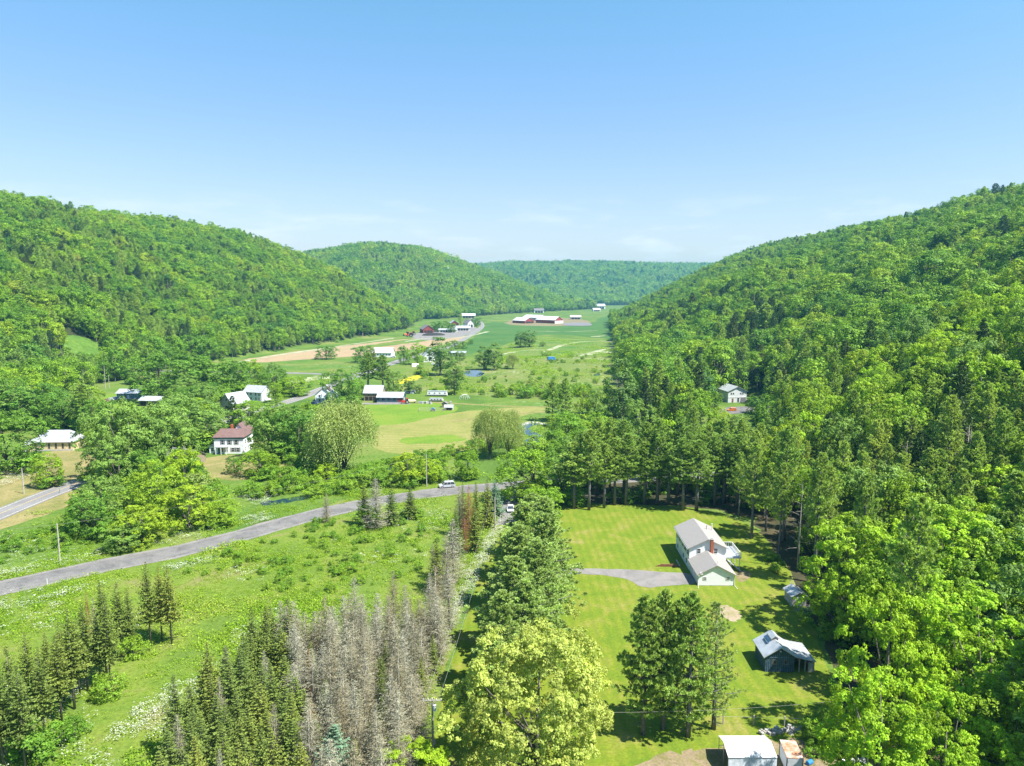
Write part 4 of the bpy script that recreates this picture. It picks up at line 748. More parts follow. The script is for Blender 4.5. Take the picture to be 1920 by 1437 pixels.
def visible(X, Y, Z, top):
    """drop trees hidden behind a crest or another rise"""
    d = np.hypot(X, Y); col = np.clip(((proj(X, Y, Z)[0] + 300) / 10).astype(int), 0, 260)
    return d, col
# running silhouette of the bare ground by column and distance
az = np.linspace(-300, 2220, 253); rr = np.concatenate([np.arange(60, 1800, 12), np.arange(1800, 5200, 40)])
dirx = (az - 960) / F; gxx = dirx[:, None] * rr[None, :]; gyy = np.broadcast_to(rr[None, :], gxx.shape); gzz = height(gxx, gyy)
sil = np.minimum.accumulate(proj(gxx, gyy, gzz + 6)[1], axis=1)
def shown(X, Y, Z, H):
    ci = np.clip(np.searchsorted(az, proj(X, Y, Z + H * .5)[0]), 0, len(az) - 1); ri = np.clip(np.searchsorted(rr, Y) - 3, 0, len(rr) - 1)
    return proj(X, Y, Z + H)[1] < sil[ci, ri] + 14
pts_near, pts_far = [], []
for gi, (X, Y, Z, r_) in enumerate(A):
    n = len(X); H = np.clip(r_.normal(17.5, 3.2, n) + 3 * vnoise(X, Y, 40, 71), 9, 25) * (np.where((X > 0) & (Y < 800), 1.22, 1.) if gi == 0 else 1.08 if gi == 1 else 1.5)
    patch = vnoise(X, Y, 60, 21) * .6 + vnoise(X, Y, 24, 22) * .4; low = np.clip(1 - Z / 60, 0, 1)
    u = r_.random(n); pfr = np.clip(np.where(X < 0, .27, .2) + 1.0 * patch + .2 * low * (gi == 0), .03, .9); kind = np.where(u < pfr, 1, 0); kind = np.where((kind == 1) & (r_.random(n) < .25 + .2 * (X > 0)), 2, kind)
    if gi == 0: kind = np.where((X > 40) & (X < 125) & (Y > 135) & (Y < 275) & (r_.random(n) < .5), 1, kind)
    m = shown(X, Y, Z, H)
    if gi == 0:
        for q in KEEP:
            px, pt, _ = proj(X, Y, Z + H); _, pb, d = proj(X, Y, Z); hw_ = .3 * H * F / d
            m &= ~((px + hw_ > q[0]) & (px - hw_ < q[2]) & (pt < q[3]) & (pb > q[1]) & (d < q[4]))
        pl = np.array(PLACED); near = Y < 330
        for i in np.where(near & m)[0]:
            if (np.hypot(pl[:, 0] - X[i], pl[:, 1] - Y[i]) < np.minimum(pl[:, 2] * .75, 3.5)).any(): m[i] = False
        m &= ~((np.hypot(X - 120, Y - 380) < 17) | (np.hypot(X - 116, Y - 360) < 12) | (np.hypot(X - 137, Y - 398) < 9))
        m &= ~((np.hypot(X + 248, Y - 440) < 14) |  (np.hypot(X + 312, Y - 516) < 17))
    X, Y, Z, H, kind = X[m], Y[m], Z[m], H[m], kind[m]; (pts_near if gi == 0 else pts_far).append((X, Y, Z, H, kind, r_))
X, Y, Z, H, kind, r_ = pts_near[0]
px, py, dd = proj(X, Y, Z + H); inview = (px > -40) & (px < 1960) & (py < 1437); order = np.argsort(np.where(inview, dd, 1e9)); solo = np.zeros(len(X), bool); cnt = {0: 0, 1: 0, 2: 0}
HI = {0: ('ash', 'maple', 'dark', 'fleaf'), 1: ('tallpine', 'pine'), 2: ('fhem',)}
WORD = {0: 'broadleaf tree', 1: 'white pine', 2: 'dark hemlock'}
for i in order:
    k = int(kind[i])
    if not inview[i] or cnt[k] >= (300, 250, 200)[k]: continue
    cnt[k] += 1; solo[i] = True; d = dd[i]
    if d < 280: kk = random.choice(('maple', 'ash', 'maple', 'bright')) if k == 0 else 'tallpine' if k == 1 else 'fhem'
    else: kk = ('fleaf', 'fpine', 'fhem')[k]
    if X[i] > 0: zone = 'low on the right slope near the yard' if d < 230 else 'midway up the right slope' if d < 400 else 'high on the right slope' 
    else: zone = 'in the wood behind the tan hall' if d < 420 else 'on the left hillside'
    r = add_tree(kk, float(X[i]), float(Y[i]), float(H[i]), float(H[i]) * (.62 if k == 0 else .33 if d < 280 else .42) * random.uniform(.85, 1.2), WORD[k] + ' ' + zone, WORD[k] + 's ' + zone.replace('on the ', ''), z=float(Z[i]) - .3)
    big = 'large ' if H[i] > np.quantile(H, .7) else 'small ' if H[i] < np.quantile(H, .3) else 'middling '; q_ = px[i]
    r['label'] = big + WORD[k] + ' ' + zone + ', ' + ('near the left edge' if q_ < 150 else 'left of the village' if q_ < 300 else 'above the village' if q_ < 620 else 'toward the valley' if q_ < 1180 else 'at the valley side' if q_ < 1330 else 'straight above the yard' if q_ < 1500 else 'right of the yard' if q_ < 1640 else 'well right of the yard' if q_ < 1780 else 'at the right edge')
    if k == 0: r.name = 'broadleaf_tree'
    elif k == 1: r.name = 'pine_tree'
# everything farther off is woodland that reads as one mass
def instancer(name, X, Y, Z, rot, scl, idx, protos, label, cat='forest'):
    """scatter meshes on points; protos = list of part lists"""
    coll = bpy.data.collections.new(name + '_sources')
    for i, parts in enumerate(protos):
        V = []; 
        bm = bmesh.new(); mats = []
        for nm, me_ in parts:
            pre = len(bm.faces); bm.from_mesh(me_); bm.faces.ensure_lookup_table(); mi = len(mats); mats.append(me_.materials[0])
            for f_ in bm.faces[pre:]: f_.material_index = mi
        me2 = bpy.data.meshes.new('%s_%02d' % (name, i)); bm.to_mesh(me2); bm.free()
        for mm in mats: me2.materials.append(mm)
        coll.objects.link(bpy.data.objects.new('%s_%02d' % (name, i), me2))
    me_ = bpy.data.meshes.new(name); me_.vertices.add(len(X)); me_.vertices.foreach_set('co', np.stack([X, Y, Z], 1).astype(np.float32).ravel())
    a = me_.attributes.new('spin', 'FLOAT_VECTOR', 'POINT'); a.data.foreach_set('vector', np.stack([rot * 0, rot * 0, rot], 1).astype(np.float32).ravel())
    a = me_.attributes.new('size', 'FLOAT_VECTOR', 'POINT'); a.data.foreach_set('vector', scl.astype(np.float32).ravel())
    a = me_.attributes.new('pick', 'INT', 'POINT'); a.data.foreach_set('value', idx.astype(np.int32))
    ng = bpy.data.node_groups.new(name + '_scatter', 'GeometryNodeTree'); ng.interface.new_socket('Geometry', in_out='INPUT', socket_type='NodeSocketGeometry'); ng.interface.new_socket('Geometry', in_out='OUTPUT', socket_type='NodeSocketGeometry')
    gi = ng.nodes.new('NodeGroupInput'); go = ng.nodes.new('NodeGroupOutput'); ip = ng.nodes.new('GeometryNodeInstanceOnPoints'); ci = ng.nodes.new('GeometryNodeCollectionInfo')
    ci.inputs['Collection'].default_value = coll; ci.inputs['Separate Children'].default_value = True; ci.inputs['Reset Children'].default_value = True
    ip.inputs['Pick Instance'].default_value = True
    def na(nm, ty):
        n = ng.nodes.new('GeometryNodeInputNamedAttribute'); n.data_type = ty; n.inputs['Name'].default_value = nm; return n.outputs['Attribute']
    ng.links.new(gi.outputs[0], ip.inputs['Points']); ng.links.new(ci.outputs[0], ip.inputs['Instance']); ng.links.new(na('pick', 'INT'), ip.inputs['Instance Index'])
    e2r = ng.nodes.new('FunctionNodeEulerToRotation'); ng.links.new(na('spin', 'FLOAT_VECTOR'), e2r.inputs[0]); ng.links.new(e2r.outputs[0], ip.inputs['Rotation'])
    ng.links.new(na('size', 'FLOAT_VECTOR'), ip.inputs['Scale']); ng.links.new(ip.outputs[0], go.inputs[0])
    o = bpy.data.objects.new(name, me_); COL.objects.link(o); md = o.modifiers.new('scatter', 'NODES'); md.node_group = ng
    return tag(o, label, cat, kind='stuff')
FP = P['fleaf'] + P['fpine'] + P['fhem']; OFF = (0, 6, 10); CNT = (6, 4, 2); HH = (18, 21, 19); RR_ = (5.2, 4.3, 3.6)
def wood(name, sets, label, protos, off, cnt_, wide=1.):
    C = [np.concatenate([s[i] for s in sets]) for i in range(5)]; X, Y, Z, H, k = C; n = len(X); rg_ = np.random.default_rng(77)
    hs = np.array(HH)[k]; sz = H / hs; sw = sz * rg_.uniform(.75, 1.4, n) * wide; idx = np.array(off)[k] + (rg_.random(n) * np.array(cnt_)[k]).astype(int)
    instancer(name, X, Y, Z - .3, rg_.uniform(0, 6.28, n), np.stack([sw, sw, sz], 1), idx, protos, label)
    print(name, n)
nearrest = (X[~solo], Y[~solo], Z[~solo], H[~solo], kind[~solo])
wood('hillside_forest', [nearrest], 'dense green forest covering the left and right hillsides', FP, OFF, CNT, 1.12)
far_p = [broadleaf('xleaf_%d' % i, 140 + i, 18, 5.2, 4, 18, 6, 5, 1.1, bark_grey, L_forest, flat=1.05, bough=.36, crownn=.9, cap=.0) for i in range(4)] + [pine('xpine_%d' % i, 145 + i, 21, 4.3, 5, 9, 5, 4, 4, 1.8, bark_pine, L_pine, False, .4) for i in range(2)] + [pine('xhem_0', 148, 19, 3.6, 3, 9, 5, 4, 4, 1.7, bark_dark, L_hem, False, .45)]
wood('far_forest', [pts_far[0][:5]], 'hazy forest on the rounded hill beyond the farm', far_p, (0, 4, 6), (4, 2, 1), 1.15)
wood('distant_forest', [pts_far[1][:5]], 'blue-green forest on the most distant hills', far_p, (0, 4, 6), (4, 2, 1), 1.35)
# low brush nobody could count
thicket([(740, 735), (760, 700), (900, 675), (1180, 665), (1170, 740), (1000, 750)], 150, .8, 3.2, '', '', stuff=True)
thicket([(560, 960), (700, 975), (850, 960), (840, 1060), (700, 1100), (420, 1110), (360, 1060)], 90, .5, 1.8, '', '', stuff=True)
thicket([(1530, 930), (1900, 905), (2000, 1130), (1620, 1130), (1545, 1060)], 70, 2, 6, '', '', stuff=True)
thicket([(1070, 915), (1400, 905), (1420, 950), (1080, 945)], 40, 1, 4, '', '', stuff=True)
thicket([(440, 925), (640, 880), (830, 860), (840, 905), (690, 922), (560, 925), (480, 945)], 90, .8, 2.6, '', '', stuff=True)
thicket([(0, 1005), (120, 975), (420, 985), (400, 1000), (160, 1030), (0, 1060)], 60, .6, 2.0, '', '', stuff=True)
def road_gap(L_, x, y):
    best = 1e9
    for a, b_ in zip(L_[:-1], L_[1:]):
        d = b_ - a; tt = min(1, max(0, ((x - a[0]) * d[0] + (y - a[1]) * d[1]) / (d @ d))); best = min(best, math.hypot(x - a[0] - tt * d[0], y - a[1] - tt * d[1]))
    return best
BRUSH = [q for q in BRUSH if road_gap(RW, q[0], q[1]) > 4.6 + q[3] * .5 and road_gap(HW, q[0], q[1]) > 5 + q[3] * .5]
B4 = np.array(BRUSH); rb_ = np.random.default_rng(12); nB = len(B4)
instancer('undergrowth', B4[:, 0], B4[:, 1], height(B4[:, 0], B4[:, 1]), rb_.uniform(0, 6.28, nB), np.stack([B4[:, 3] / 4.8, B4[:, 3] / 4.8, B4[:, 2] / 4.2], 1), rb_.integers(0, 4, nB), P['shrub'], 'low brambles and brush scattered over meadow, banks and wood floor', 'brush')
# ------------------------------------------------------------------ weeds and wildflowers
def weed(seed, n, h, r, ls, m, up=.5):
    rg_ = np.random.default_rng(seed); C = np.stack([rg_.normal(0, r, n), rg_.normal(0, r, n), rg_.uniform(.1, 1, n) * h], 1)
    return [('crown', leaf_mesh('weed', diamonds(C, nrm(rg_.normal(size=(n, 3)) * .7 + UP * up), ls * rg_.uniform(.6, 1.4, n), rg_, .55), m, rg_))]
WEEDS = [weed(200 + i, 26, .55 + .15 * i, .42, .30, L_weed) for i in range(4)]
FLOW = [[('crown', leaf_mesh('umbels', np.concatenate([diamonds(np.stack([rg_.normal(0, .4, 14), rg_.normal(0, .4, 14), rg_.uniform(.55, .95, 14)], 1), nrm(rg_.normal(size=(14, 3)) * .25 + UP), .19 * rg_.uniform(.6, 1.3, 14), rg_, .9)]), L_white, rg_))] for rg_ in [np.random.default_rng(220 + i) for i in range(3)]]
def scatter_in(polys, dens, seed, avoid=None, mask=None):
    rg_ = np.random.default_rng(seed); XS, YS = [], []
    for poly in polys:
        W = np.array([G(*p) for p in poly]); lo = W.min(0); hi = W.max(0); n = int((hi - lo).prod() * dens); x = rg_.uniform(lo[0], hi[0], n); y = rg_.uniform(lo[1], hi[1], n); c = np.zeros(n, bool); j = len(W) - 1
        for i in range(len(W)):
            a, b_ = W[i], W[j]; cond = ((a[1] > y) != (b_[1] > y)); xx = (b_[0] - a[0]) * (y - a[1]) / (b_[1] - a[1] + 1e-9) + a[0]; c ^= cond & (x < xx); j = i
        XS.append(x[c]); YS.append(y[c])
    x = np.concatenate(XS); y = np.concatenate(YS)
    R2 = np.array(RW); seg = np.full(len(x), 1e9)
    for lines, hwid in ((RW, 4.7), (HW, 5.6)):
        for p in lines: seg = np.minimum(seg, np.hypot(x - p[0], y - p[1]) - hwid)
    # distance to the polyline rather than its vertices
    def dist_line(L_):
        best = np.full(len(x), 1e9)
        for a, b_ in zip(L_[:-1], L_[1:]):
            d = b_ - a; tt = np.clip(((x - a[0]) * d[0] + (y - a[1]) * d[1]) / (d @ d), 0, 1); best = np.minimum(best, np.hypot(x - a[0] - tt * d[0], y - a[1] - tt * d[1]))
        return best
    ok = (dist_line(RW) > 4.3) & (dist_line(HW) > 5.2); x, y = x[ok], y[ok]
    if mask is not None: k = mask(x, y, rg_); x, y = x[k], y[k]
    return x, y, rg_
near_meadow = [(-260, 1160), (-200, 1040), (0, 1010), (120, 985), (300, 1000), (460, 960), (560, 930), (700, 920), (830, 890), (900, 905), (955, 918), (920, 1000), (885, 1060), (850, 1160), (812, 1290), (765, 1480), (500, 1600), (-500, 1600)]
x, y, r_ = scatter_in([near_meadow], 2.2, 31, mask=lambda x, y, r: r.random(len(x)) < np.clip(.5 + .7 * vnoise(x, y, 9, 41) + .35 * vnoise(x, y, 3, 42), .12, 1))
n = len(x); s_ = np.clip(.65 + .5 * vnoise(x, y, 14, 43) + r_.normal(0, .18, n), .25, 1.7); instancer('meadow_weeds', x, y, np.full(n, .0), r_.uniform(0, 6.28, n), np.stack([s_ * 1.15, s_ * 1.15, s_], 1), r_.integers(0, 4, n), WEEDS, 'tangled green weeds of the near meadow', 'weeds'); print('weeds', n)
mid = [[(740, 735), (720, 712), (790, 692), (900, 674), (1000, 668), (1190, 655), (1175, 720), (1150, 780), (1100, 800), (1040, 750), (880, 745)], [(0, 1010), (0, 990), (150, 930), (300, 890), (480, 905), (700, 870), (950, 835), (1000, 850), (960, 900), (830, 900), (600, 935), (300, 1000)], [(930, 655), (1010, 632), (1190, 645), (1190, 670), (930, 675)], [(500, 715), (640, 702), (700, 702), (640, 735), (520, 742)], [(960, 790), (1160, 765), (1190, 830), (1000, 850)]]
x, y, r_ = scatter_in(mid, .16, 38, mask=lambda x, y, r: r.random(len(x)) < np.clip(.25 + .9 * vnoise(x, y, 22, 61) + .4 * vnoise(x, y, 7, 62), .02, 1))
n = len(x); s_ = np.clip(1.2 + .7 * vnoise(x, y, 30, 63) + r_.normal(0, .35, n), .5, 2.8); instancer('valley_weeds', x, y, np.zeros(n), r_.uniform(0, 6.28, n), np.stack([s_ * 1.6, s_ * 1.6, s_], 1), r_.integers(0, 4, n), WEEDS, 'clumps of rank grass and weeds on the valley floor', 'weeds'); print('valley weeds', n)
rdm = lambda x, y: np.min([np.hypot(x - p[0], y - p[1]) for p in RW], axis=0)
band1 = [(120, 1440), (300, 1300), (420, 1195), (520, 1150), (480, 1230), (400, 1300), (330, 1400), (300, 1560), (60, 1560)]
x, y, r_ = scatter_in([band1, [(440, 1180), (520, 1140), (560, 1190), (470, 1240)]], 1.5, 33, mask=lambda x, y, r: r.random(len(x)) < np.clip(.35 + 1.2 * vnoise(x, y, 7, 51), 0, 1))
x2, y2, _ = scatter_in([[(905, 1020), (942, 965), (958, 972), (925, 1030), (880, 1120), (840, 1200), (820, 1195), (868, 1100)]], 2.4, 34)
x3, y3, _ = scatter_in([[(-200, 1100), (0, 1060), (180, 1025), (420, 985), (560, 945), (570, 955), (420, 1010), (180, 1045), (0, 1085), (-200, 1130)], [(-150, 1165), (0, 1128), (190, 1085), (400, 1048), (405, 1056), (190, 1102), (0, 1150)]], 2.0, 35, mask=lambda x, y, r: r.random(len(x)) < np.clip(.3 + 1.4 * vnoise(x, y, 8, 52), 0, 1))
x4, y4, _ = scatter_in([near_meadow], .25, 36, mask=lambda x, y, r: vnoise(x, y, 11, 53) > .35)
x5, y5, _ = scatter_in([[(0, 880), (50, 872), (90, 890), (60, 915), (0, 925)], [(440, 935), (620, 905), (640, 925), (480, 950)]], 1., 37, mask=lambda x, y, r: vnoise(x, y, 9, 54) > .1)
x = np.concatenate([x, x2, x3, x4, x5]); y = np.concatenate([y, y2, y3, y4, y5]); n = len(x); r_ = np.random.default_rng(5); s_ = r_.uniform(.6, 1.15, n)
instancer('white_wildflowers', x, y, np.zeros(n), r_.uniform(0, 6.28, n), np.stack([s_, s_, s_], 1), r_.integers(0, 3, n), FLOW, 'drifts of white wildflowers in the near meadow and along the strip', 'flowers'); print('flowers', n)
# ================================================================== buildings
M_white = mat('white_siding', (.76, .77, .78), .6, .06, 1.5); M_trim = mat('white_trim', (.66, .66, .65), .5, .05, 2)
M_grey = mat('grey_siding', (.60, .61, .63), .65, .08, 1.5); M_cream = mat('cream_siding', (.62, .50, .30), .75, .18, 1.2); M_tan = mat('weathered_boards', (.26, .21, .15), .85, .25, 2)
M_oldgrey = mat('weathered_grey_boards', (.42, .40, .37), .85, .25, 2); M_red = mat('barn_red', (.25, .05, .045), .7, .15, .4); M_teal = mat('teal_paint', (.12, .22, .23), .6, .12, 2)
M_blue = mat('blue_paint', (.10, .23, .36), .6, .12, 2); M_dkblue = mat('dark_blue_boards', (.045, .085, .125), .7, .25, 2.5); M_batten = mat('blue_battens', (.11, .175, .23), .7, .2, 2.5)
M_shingle = mat('grey_shingles', (.285, .265, .25), .92, .16, 6, bump=.5, bscale=14); M_dkroof = mat('dark_shingles', (.17, .16, .165), .9, .15, 3, bump=.4)
M_tin = mat('galvanised_roof', (.46, .48, .50), .45, .12, .8, metal=.3, spec=.5); M_tin2 = mat('dull_tin_roof', (.40, .415, .43), .5, .12, .8, metal=.2); M_redroof = mat('red_brown_metal_roof', (.165, .10, .09), .55, .12, .8)
M_rusty = mat('rusty_metal', (.60, .60, .58), .7, .1, 1.6, col2=(.34, .12, .04)); M_rustroof = mat('rusted_roof', (.40, .16, .07), .8, .1, 1.3, col2=(.46, .44, .42)); M_glass = mat('window_glass', (.03, .04, .05), .08, .2, 1, spec=.8); M_brick = mat('red_brick', (.38, .11, .05), .85, .25, 9, bump=.3)
M_door = mat('brown_door', (.20, .09, .05), .6, .15, 3); M_conc = mat('concrete', (.42, .41, .39), .9, .15, 2); M_black = mat('black_rubber', (.02, .02, .02), .7, .2, 4); M_dark = mat('dark_opening', (.03, .028, .026), .9, .2, 2)  # M_dark: near black; on open bays it stands in for the shade inside
M_rim = mat('steel_rim', (.5, .5, .52), .35, .1, 5, metal=.6); M_wood = mat('grey_timber', (.36, .33, .29), .85, .2, 4); M_pole = mat('pole_wood', (.40, .37, .33), .85, .2, 3); M_deck = mat('deck_boards', (.30, .33, .37), .75, .12, 5)
M_fabric = mat('white_fabric', (.50, .50, .50), .7, .05, 1, bump=.3, bscale=2); M_fabric2 = mat('silver_tarp', (.52, .56, .60), .45, .15, 1.2, bump=.6, bscale=2.5); M_plast = mat('blue_plastic', (.03, .19, .50), .4, .1, 3)
M_lamp_r = mat('red_lens', (.35, .02, .02), .3, .1, 3); M_lamp_w = mat('clear_lens', (.7, .7, .68), .15, .1, 3); M_tank = mat('white_tank', (.75, .76, .76), .4, .08, 3); M_stone = mat('field_stones', (.36, .34, .31), .9, .3, 1.5, bump=.5)
def paint(name, c): return mat(name, c, .28, .05, 2, spec=.6)
def ring(b, x0, x1, y0, y1, z): return None
def gable(root, w, l, e, r, x0, y0, wall, roof, oh=.35, along='y', z0=0., th=.14, wall_name='wall', roof_name='roof', gable_mat=None):
    """walls with two gables and a pitched roof; ridge along the given axis, centre at x0,y0"""
    h = w / 2; prof = [(-h, z0), (h, z0), (h, e), (0, r), (-h, e)]; c = x0 if along == 'y' else y0; a = y0 if along == 'y' else x0
    W = MB().prism([(p + c, q) for p, q in prof], a - l / 2, a + l / 2, along).build(wall_name, wall, root)
    sl = (r - e) / h; R_ = MB()
    for s_ in (-1, 1):
        q = [(c, r + .03), (c + s_ * (h + oh), e - sl * oh + .03), (c + s_ * (h + oh), e - sl * oh + .03 + th), (c, r + .03 + th)]
        R_.prism(q, a - l / 2 - oh, a + l / 2 + oh, along)
    Rf = R_.build(roof_name, roof, root)
    return W, Rf
def window(root, x, y, z, w, h, face, fm=None, gm=None, mull=True, shutters=None):
    """frame with recessed pane; x,y,z is the centre on the wall face"""
    fm = fm or M_trim; b = .07; ax = 'x' if face in '-y+y' else 'y'; s_ = -1 if face[0] == '-' else 1
    def bx(u0, u1, v0, v1, d0, d1):
        d0, d1 = sorted((d0 * s_, d1 * s_))
        return (x + u0, x + u1, y + d0, y + d1, z + v0, z + v1) if ax == 'x' else (x + d0, x + d1, y + u0, y + u1, z + v0, z + v1)
    m = MB()
    for q in ((-w / 2 - b, w / 2 + b, h / 2, h / 2 + b), (-w / 2 - b, w / 2 + b, -h / 2 - b, -h / 2), (-w / 2 - b, -w / 2, -h / 2, h / 2), (w / 2, w / 2 + b, -h / 2, h / 2)): m.box(*bx(*q, -.02, .06))
    if mull: m.box(*bx(-w / 2, w / 2, -.03, .03, -.02, .05))
    f = m.build('window', fm, root); MB().box(*bx(-w / 2 + .002, w / 2 - .002, -h / 2 + .002, h / 2 - .002, -.015, .025)).build('pane', gm or M_glass, f)
    if shutters:
        for s2 in (-1, 1): MB().box(*bx(s2 * (w / 2 + b + .02), s2 * (w / 2 + b + .34), -h / 2 - b, h / 2 + b, -.01, .04) if s2 > 0 else bx(-(w / 2 + b + .34), -(w / 2 + b + .02), -h / 2 - b, h / 2 + b, -.01, .04)).build('shutter', shutters, f)
    return f
def door(root, x, y, z0, w, h, face, m=None, handle=True, name='door'):
    s_ = -1 if face[0] == '-' else 1; ax = 'x' if face in '-y+y' else 'y'
    def bx(u0, u1, v0, v1, d0, d1):
        d0, d1 = sorted((d0 * s_, d1 * s_)); return (x + u0, x + u1, y + d0, y + d1, z0 + v0, z0 + v1) if ax == 'x' else (x + d0, x + d1, y + u0, y + u1, z0 + v0, z0 + v1)
    d = MB().box(*bx(-w / 2, w / 2, .02, h, -.02, .05)).build(name, m or M_door, root)
    if handle: MB().box(*bx(w * .34, w * .40, h * .45, h * .5, .05, .10)).build('handle', M_rim, d)
    return d
def seams(roof, root_c, w, l, e, r, x0, y0, along, pitch, oh=.35, th=.14, side=(-1, 1)):
    """standing seams of a metal roof, one mesh"""
    h = w / 2; sl = (r - e) / h; c = x0 if along == 'y' else y0; a = y0 if along == 'y' else x0; b = MB(); n = int((l + 2 * oh) / pitch)
    for s_ in side:
        for i in range(n + 1):
            u = a - l / 2 - oh + (l + 2 * oh) * i / n; u0, u1 = u - .02, u + .02
            q = [(c + s_ * .05, r + .03 + th - sl * .05), (c + s_ * (h + oh), e - sl * oh + .03 + th), (c + s_ * (h + oh), e - sl * oh + .03 + th + .04), (c + s_ * .05, r + .03 + th - sl * .05 + .04)]
            b.prism(q, u0, u1, along)
    o = b.build('roof_seams', M_tin2, roof); o['kind'] = 'stuff'; return o
def bld(name, x, y, rz, label, cat='house', px=True):
    X, Y = G(x, y) if px else (x, y); return empty(name, (X, Y, zat(X, Y)), math.radians(rz), label, cat)

# ---------------- the white house in the yard: main block, garage, chimney, deck
h = bld('house', 41.9, 143.0, -1.2, 'white house with grey shingle roof, brick chimney and attached garage on the lawn', px=False)
_, gr = gable(h, 7.3, 8.2, 2.45, 4.35, 0, 0, M_white, M_shingle, .4, wall_name='garage_wall', roof_name='garage_roof')
_, mr_ = gable(h, 7.9, 13.6, 5.0, 6.9, .25, 10.95, M_white, M_shingle, .45, wall_name='main_wall', roof_name='main_roof')
MB().box(-3.66, 3.66, -4.12, 4.0, -.1, .18).build('foundation', M_conc, h)
for x_ in (-2.35, 2.35): window(h, x_, -4.1, 1.55, .62, .55, '-y')
for x_ in (-1.7, 1.9): window(h, x_, 4.15, 4.55 - .25, .72, 1.0, '-y')
ch = MB().cbox(1.0, 3.85, 0, .55, .5, 7.0).build('chimney', M_brick, h); MB().cbox(1.0, 3.85, 7.0, .66, .61, .12).cbox(1.0, 3.85, 7.12, .3, .3, .22).build('chimney_cap', M_conc, ch)
for i, y_ in enumerate((5.6, 8.2, 10.8, 13.6, 16.2)): window(h, -3.7, y_, 3.6, 1.2, 1.15, '-x', shutters=M_teal)
for y_ in (6.4, 9.6, 15.4): window(h, -3.7, y_, 1.3, 1.0, .9, '-x')
door(h, -3.7, 12.0, .1, .95, 2.05, '-x', M_trim)
for y_ in (-1.9, 1.9): door(h, -3.65, y_, .1, 2.6, 2.1, '-x', M_trim, name='garage_door')
for x_, y_, hh in ((2.0, 12.6, 1.0), (3.6, 14.2, .9)): MB().tube([(x_, y_, 5.4), (x_, y_, 6.2 + hh)], .12, 8).build('vent_pipe', M_oldgrey if x_ < 3 else M_trim, mr_)
for x_, s_ in ((-3.7, -1), (3.7, 1)):
    d_ = MB().box(x_ - .04, x_ + .04, -4.2, -4.12, .1, 2.3).build('downspout', M_trim, h); MB().tube([(x_, -4.16, .12), (x_ + .25 * s_, -5.6, .04)], .05, 6).build('drain_pipe', M_trim, d_)
MB().tube([(.2, -3.7, 4.2), (.2, -3.7, 5.1)], .025, 5).tube([(-.15, -3.7, 4.85), (.55, -3.7, 4.85)], .02, 5).tube([(-.05, -3.7, 5.0), (.45, -3.7, 5.0)], .02, 5).build('aerial', M_rim, gr)
MB().tube([(-3.1, -4.25, 2.55), (-3.1, -4.35, 2.75), (-3.1, -4.4, 2.8)], [.05, .3, .34], 10).build('satellite_dish', M_oldgrey, h)
MB().box(-3.75, -3.6, -4.6, 4.4, 2.2, 2.32).build('gutter', M_trim, gr); MB().box(-4.25, -4.12, 3.75, 18.1, 4.72, 4.84).build('gutter', M_trim, mr_)
dk = MB().box(4.25, 7.6, 4.4, 11.6, 2.55, 2.7).build('deck', M_deck, h)
rl = MB()
for a, c in (((7.55, 4.45), (7.55, 11.55)), ((4.3, 4.45), (7.55, 4.45)), ((5.2, 11.55), (7.55, 11.55))):
    n = max(2, int(math.dist(a, c) / .35))
    for i in range(n + 1): u = i / n; rl.cbox(a[0] + (c[0] - a[0]) * u, a[1] + (c[1] - a[1]) * u, 2.7, .05, .05, .92)
    x0_, x1_ = sorted((a[0], c[0])); y0_, y1_ = sorted((a[1], c[1])); rl.box(x0_ - .05, x1_ + .05, y0_ - .05, y1_ + .05, 3.62, 3.7)
rl.build('railing', M_trim, dk)['kind'] = 'stuff'
for x_, y_ in ((7.3, 4.7), (7.3, 8), (7.3, 11.3), (5.5, 4.7)): MB().cbox(x_, y_, 0, .14, .14, 2.55).build('deck_post', M_trim, dk)
st = MB()
for i in range(10): st.box(4.5 + i * .28, 4.8 + i * .28, 3.3, 4.35, 2.3 - i * .24, 2.36 - i * .24)
st.build('stairs', M_deck, dk)
# timber edging and stones beside the drive
X, Y = G(1262, 1063); w_ = empty('retaining_wall', (X, Y, 0), math.radians(-2), 'low timber retaining wall beside the driveway', 'wall')
for i, (x0_, x1_, z_) in enumerate(((-5.2, 0, 0), (-4.8, -.3, .2), (-4.2, -.8, .4))): MB().box(x0_ + 1.5, x1_ + 1.5, -.12, .12, z_, z_ + .19).build('timber', M_door, w_)
MB().box(1.3, 1.54, -.1, 3.5, 0, .3).build('timber', M_oldgrey, w_)
# ---------------- sugarhouse barn with lean-to
b = bld('barn', 42.45, 108.2, -1.5, 'dark blue board-and-batten barn with pale metal roof, cupola and open lean-to', 'barn', False)
W, R_ = gable(b, 4.55, 5.0, 2.7, 4.15, 0, 0, M_dkblue, M_tin, .38)
bt = MB()
for i in range(16):
    x_ = -2.2 + i * .293; top = 2.7 + (1 - abs(x_) / 2.275) * 1.45 - .12; bt.box(x_ - .03, x_ + .03, -2.54, -2.49, .05, top)
for i in range(17): y_ = -2.4 + i * .3; bt.box(-2.31, -2.265, y_ - .03, y_ + .03, .05, 2.55)
bt.build('batten', M_batten, W)['kind'] = 'stuff'
MB().box(-2.28, 2.28, -2.56, -2.50, 2.42, 2.5).build('trim_board', M_batten, W)
for x_ in (-.82, .95): window(b, x_, -2.5, 1.7, .55, .62, '-y', M_tan, M_dark, False)
MB().tube([(0, -2.6, 3.55), (0, -2.72, 3.55)], .1, 8).build('lamp', M_lamp_w, W)
cu, cr_ = gable(b, 1.0, 1.7, 4.35, 4.72, 0, .9, M_wood, M_tin, .2, z0=3.7, wall_name='cupola', roof_name='cupola_roof'); cr_.parent = cu
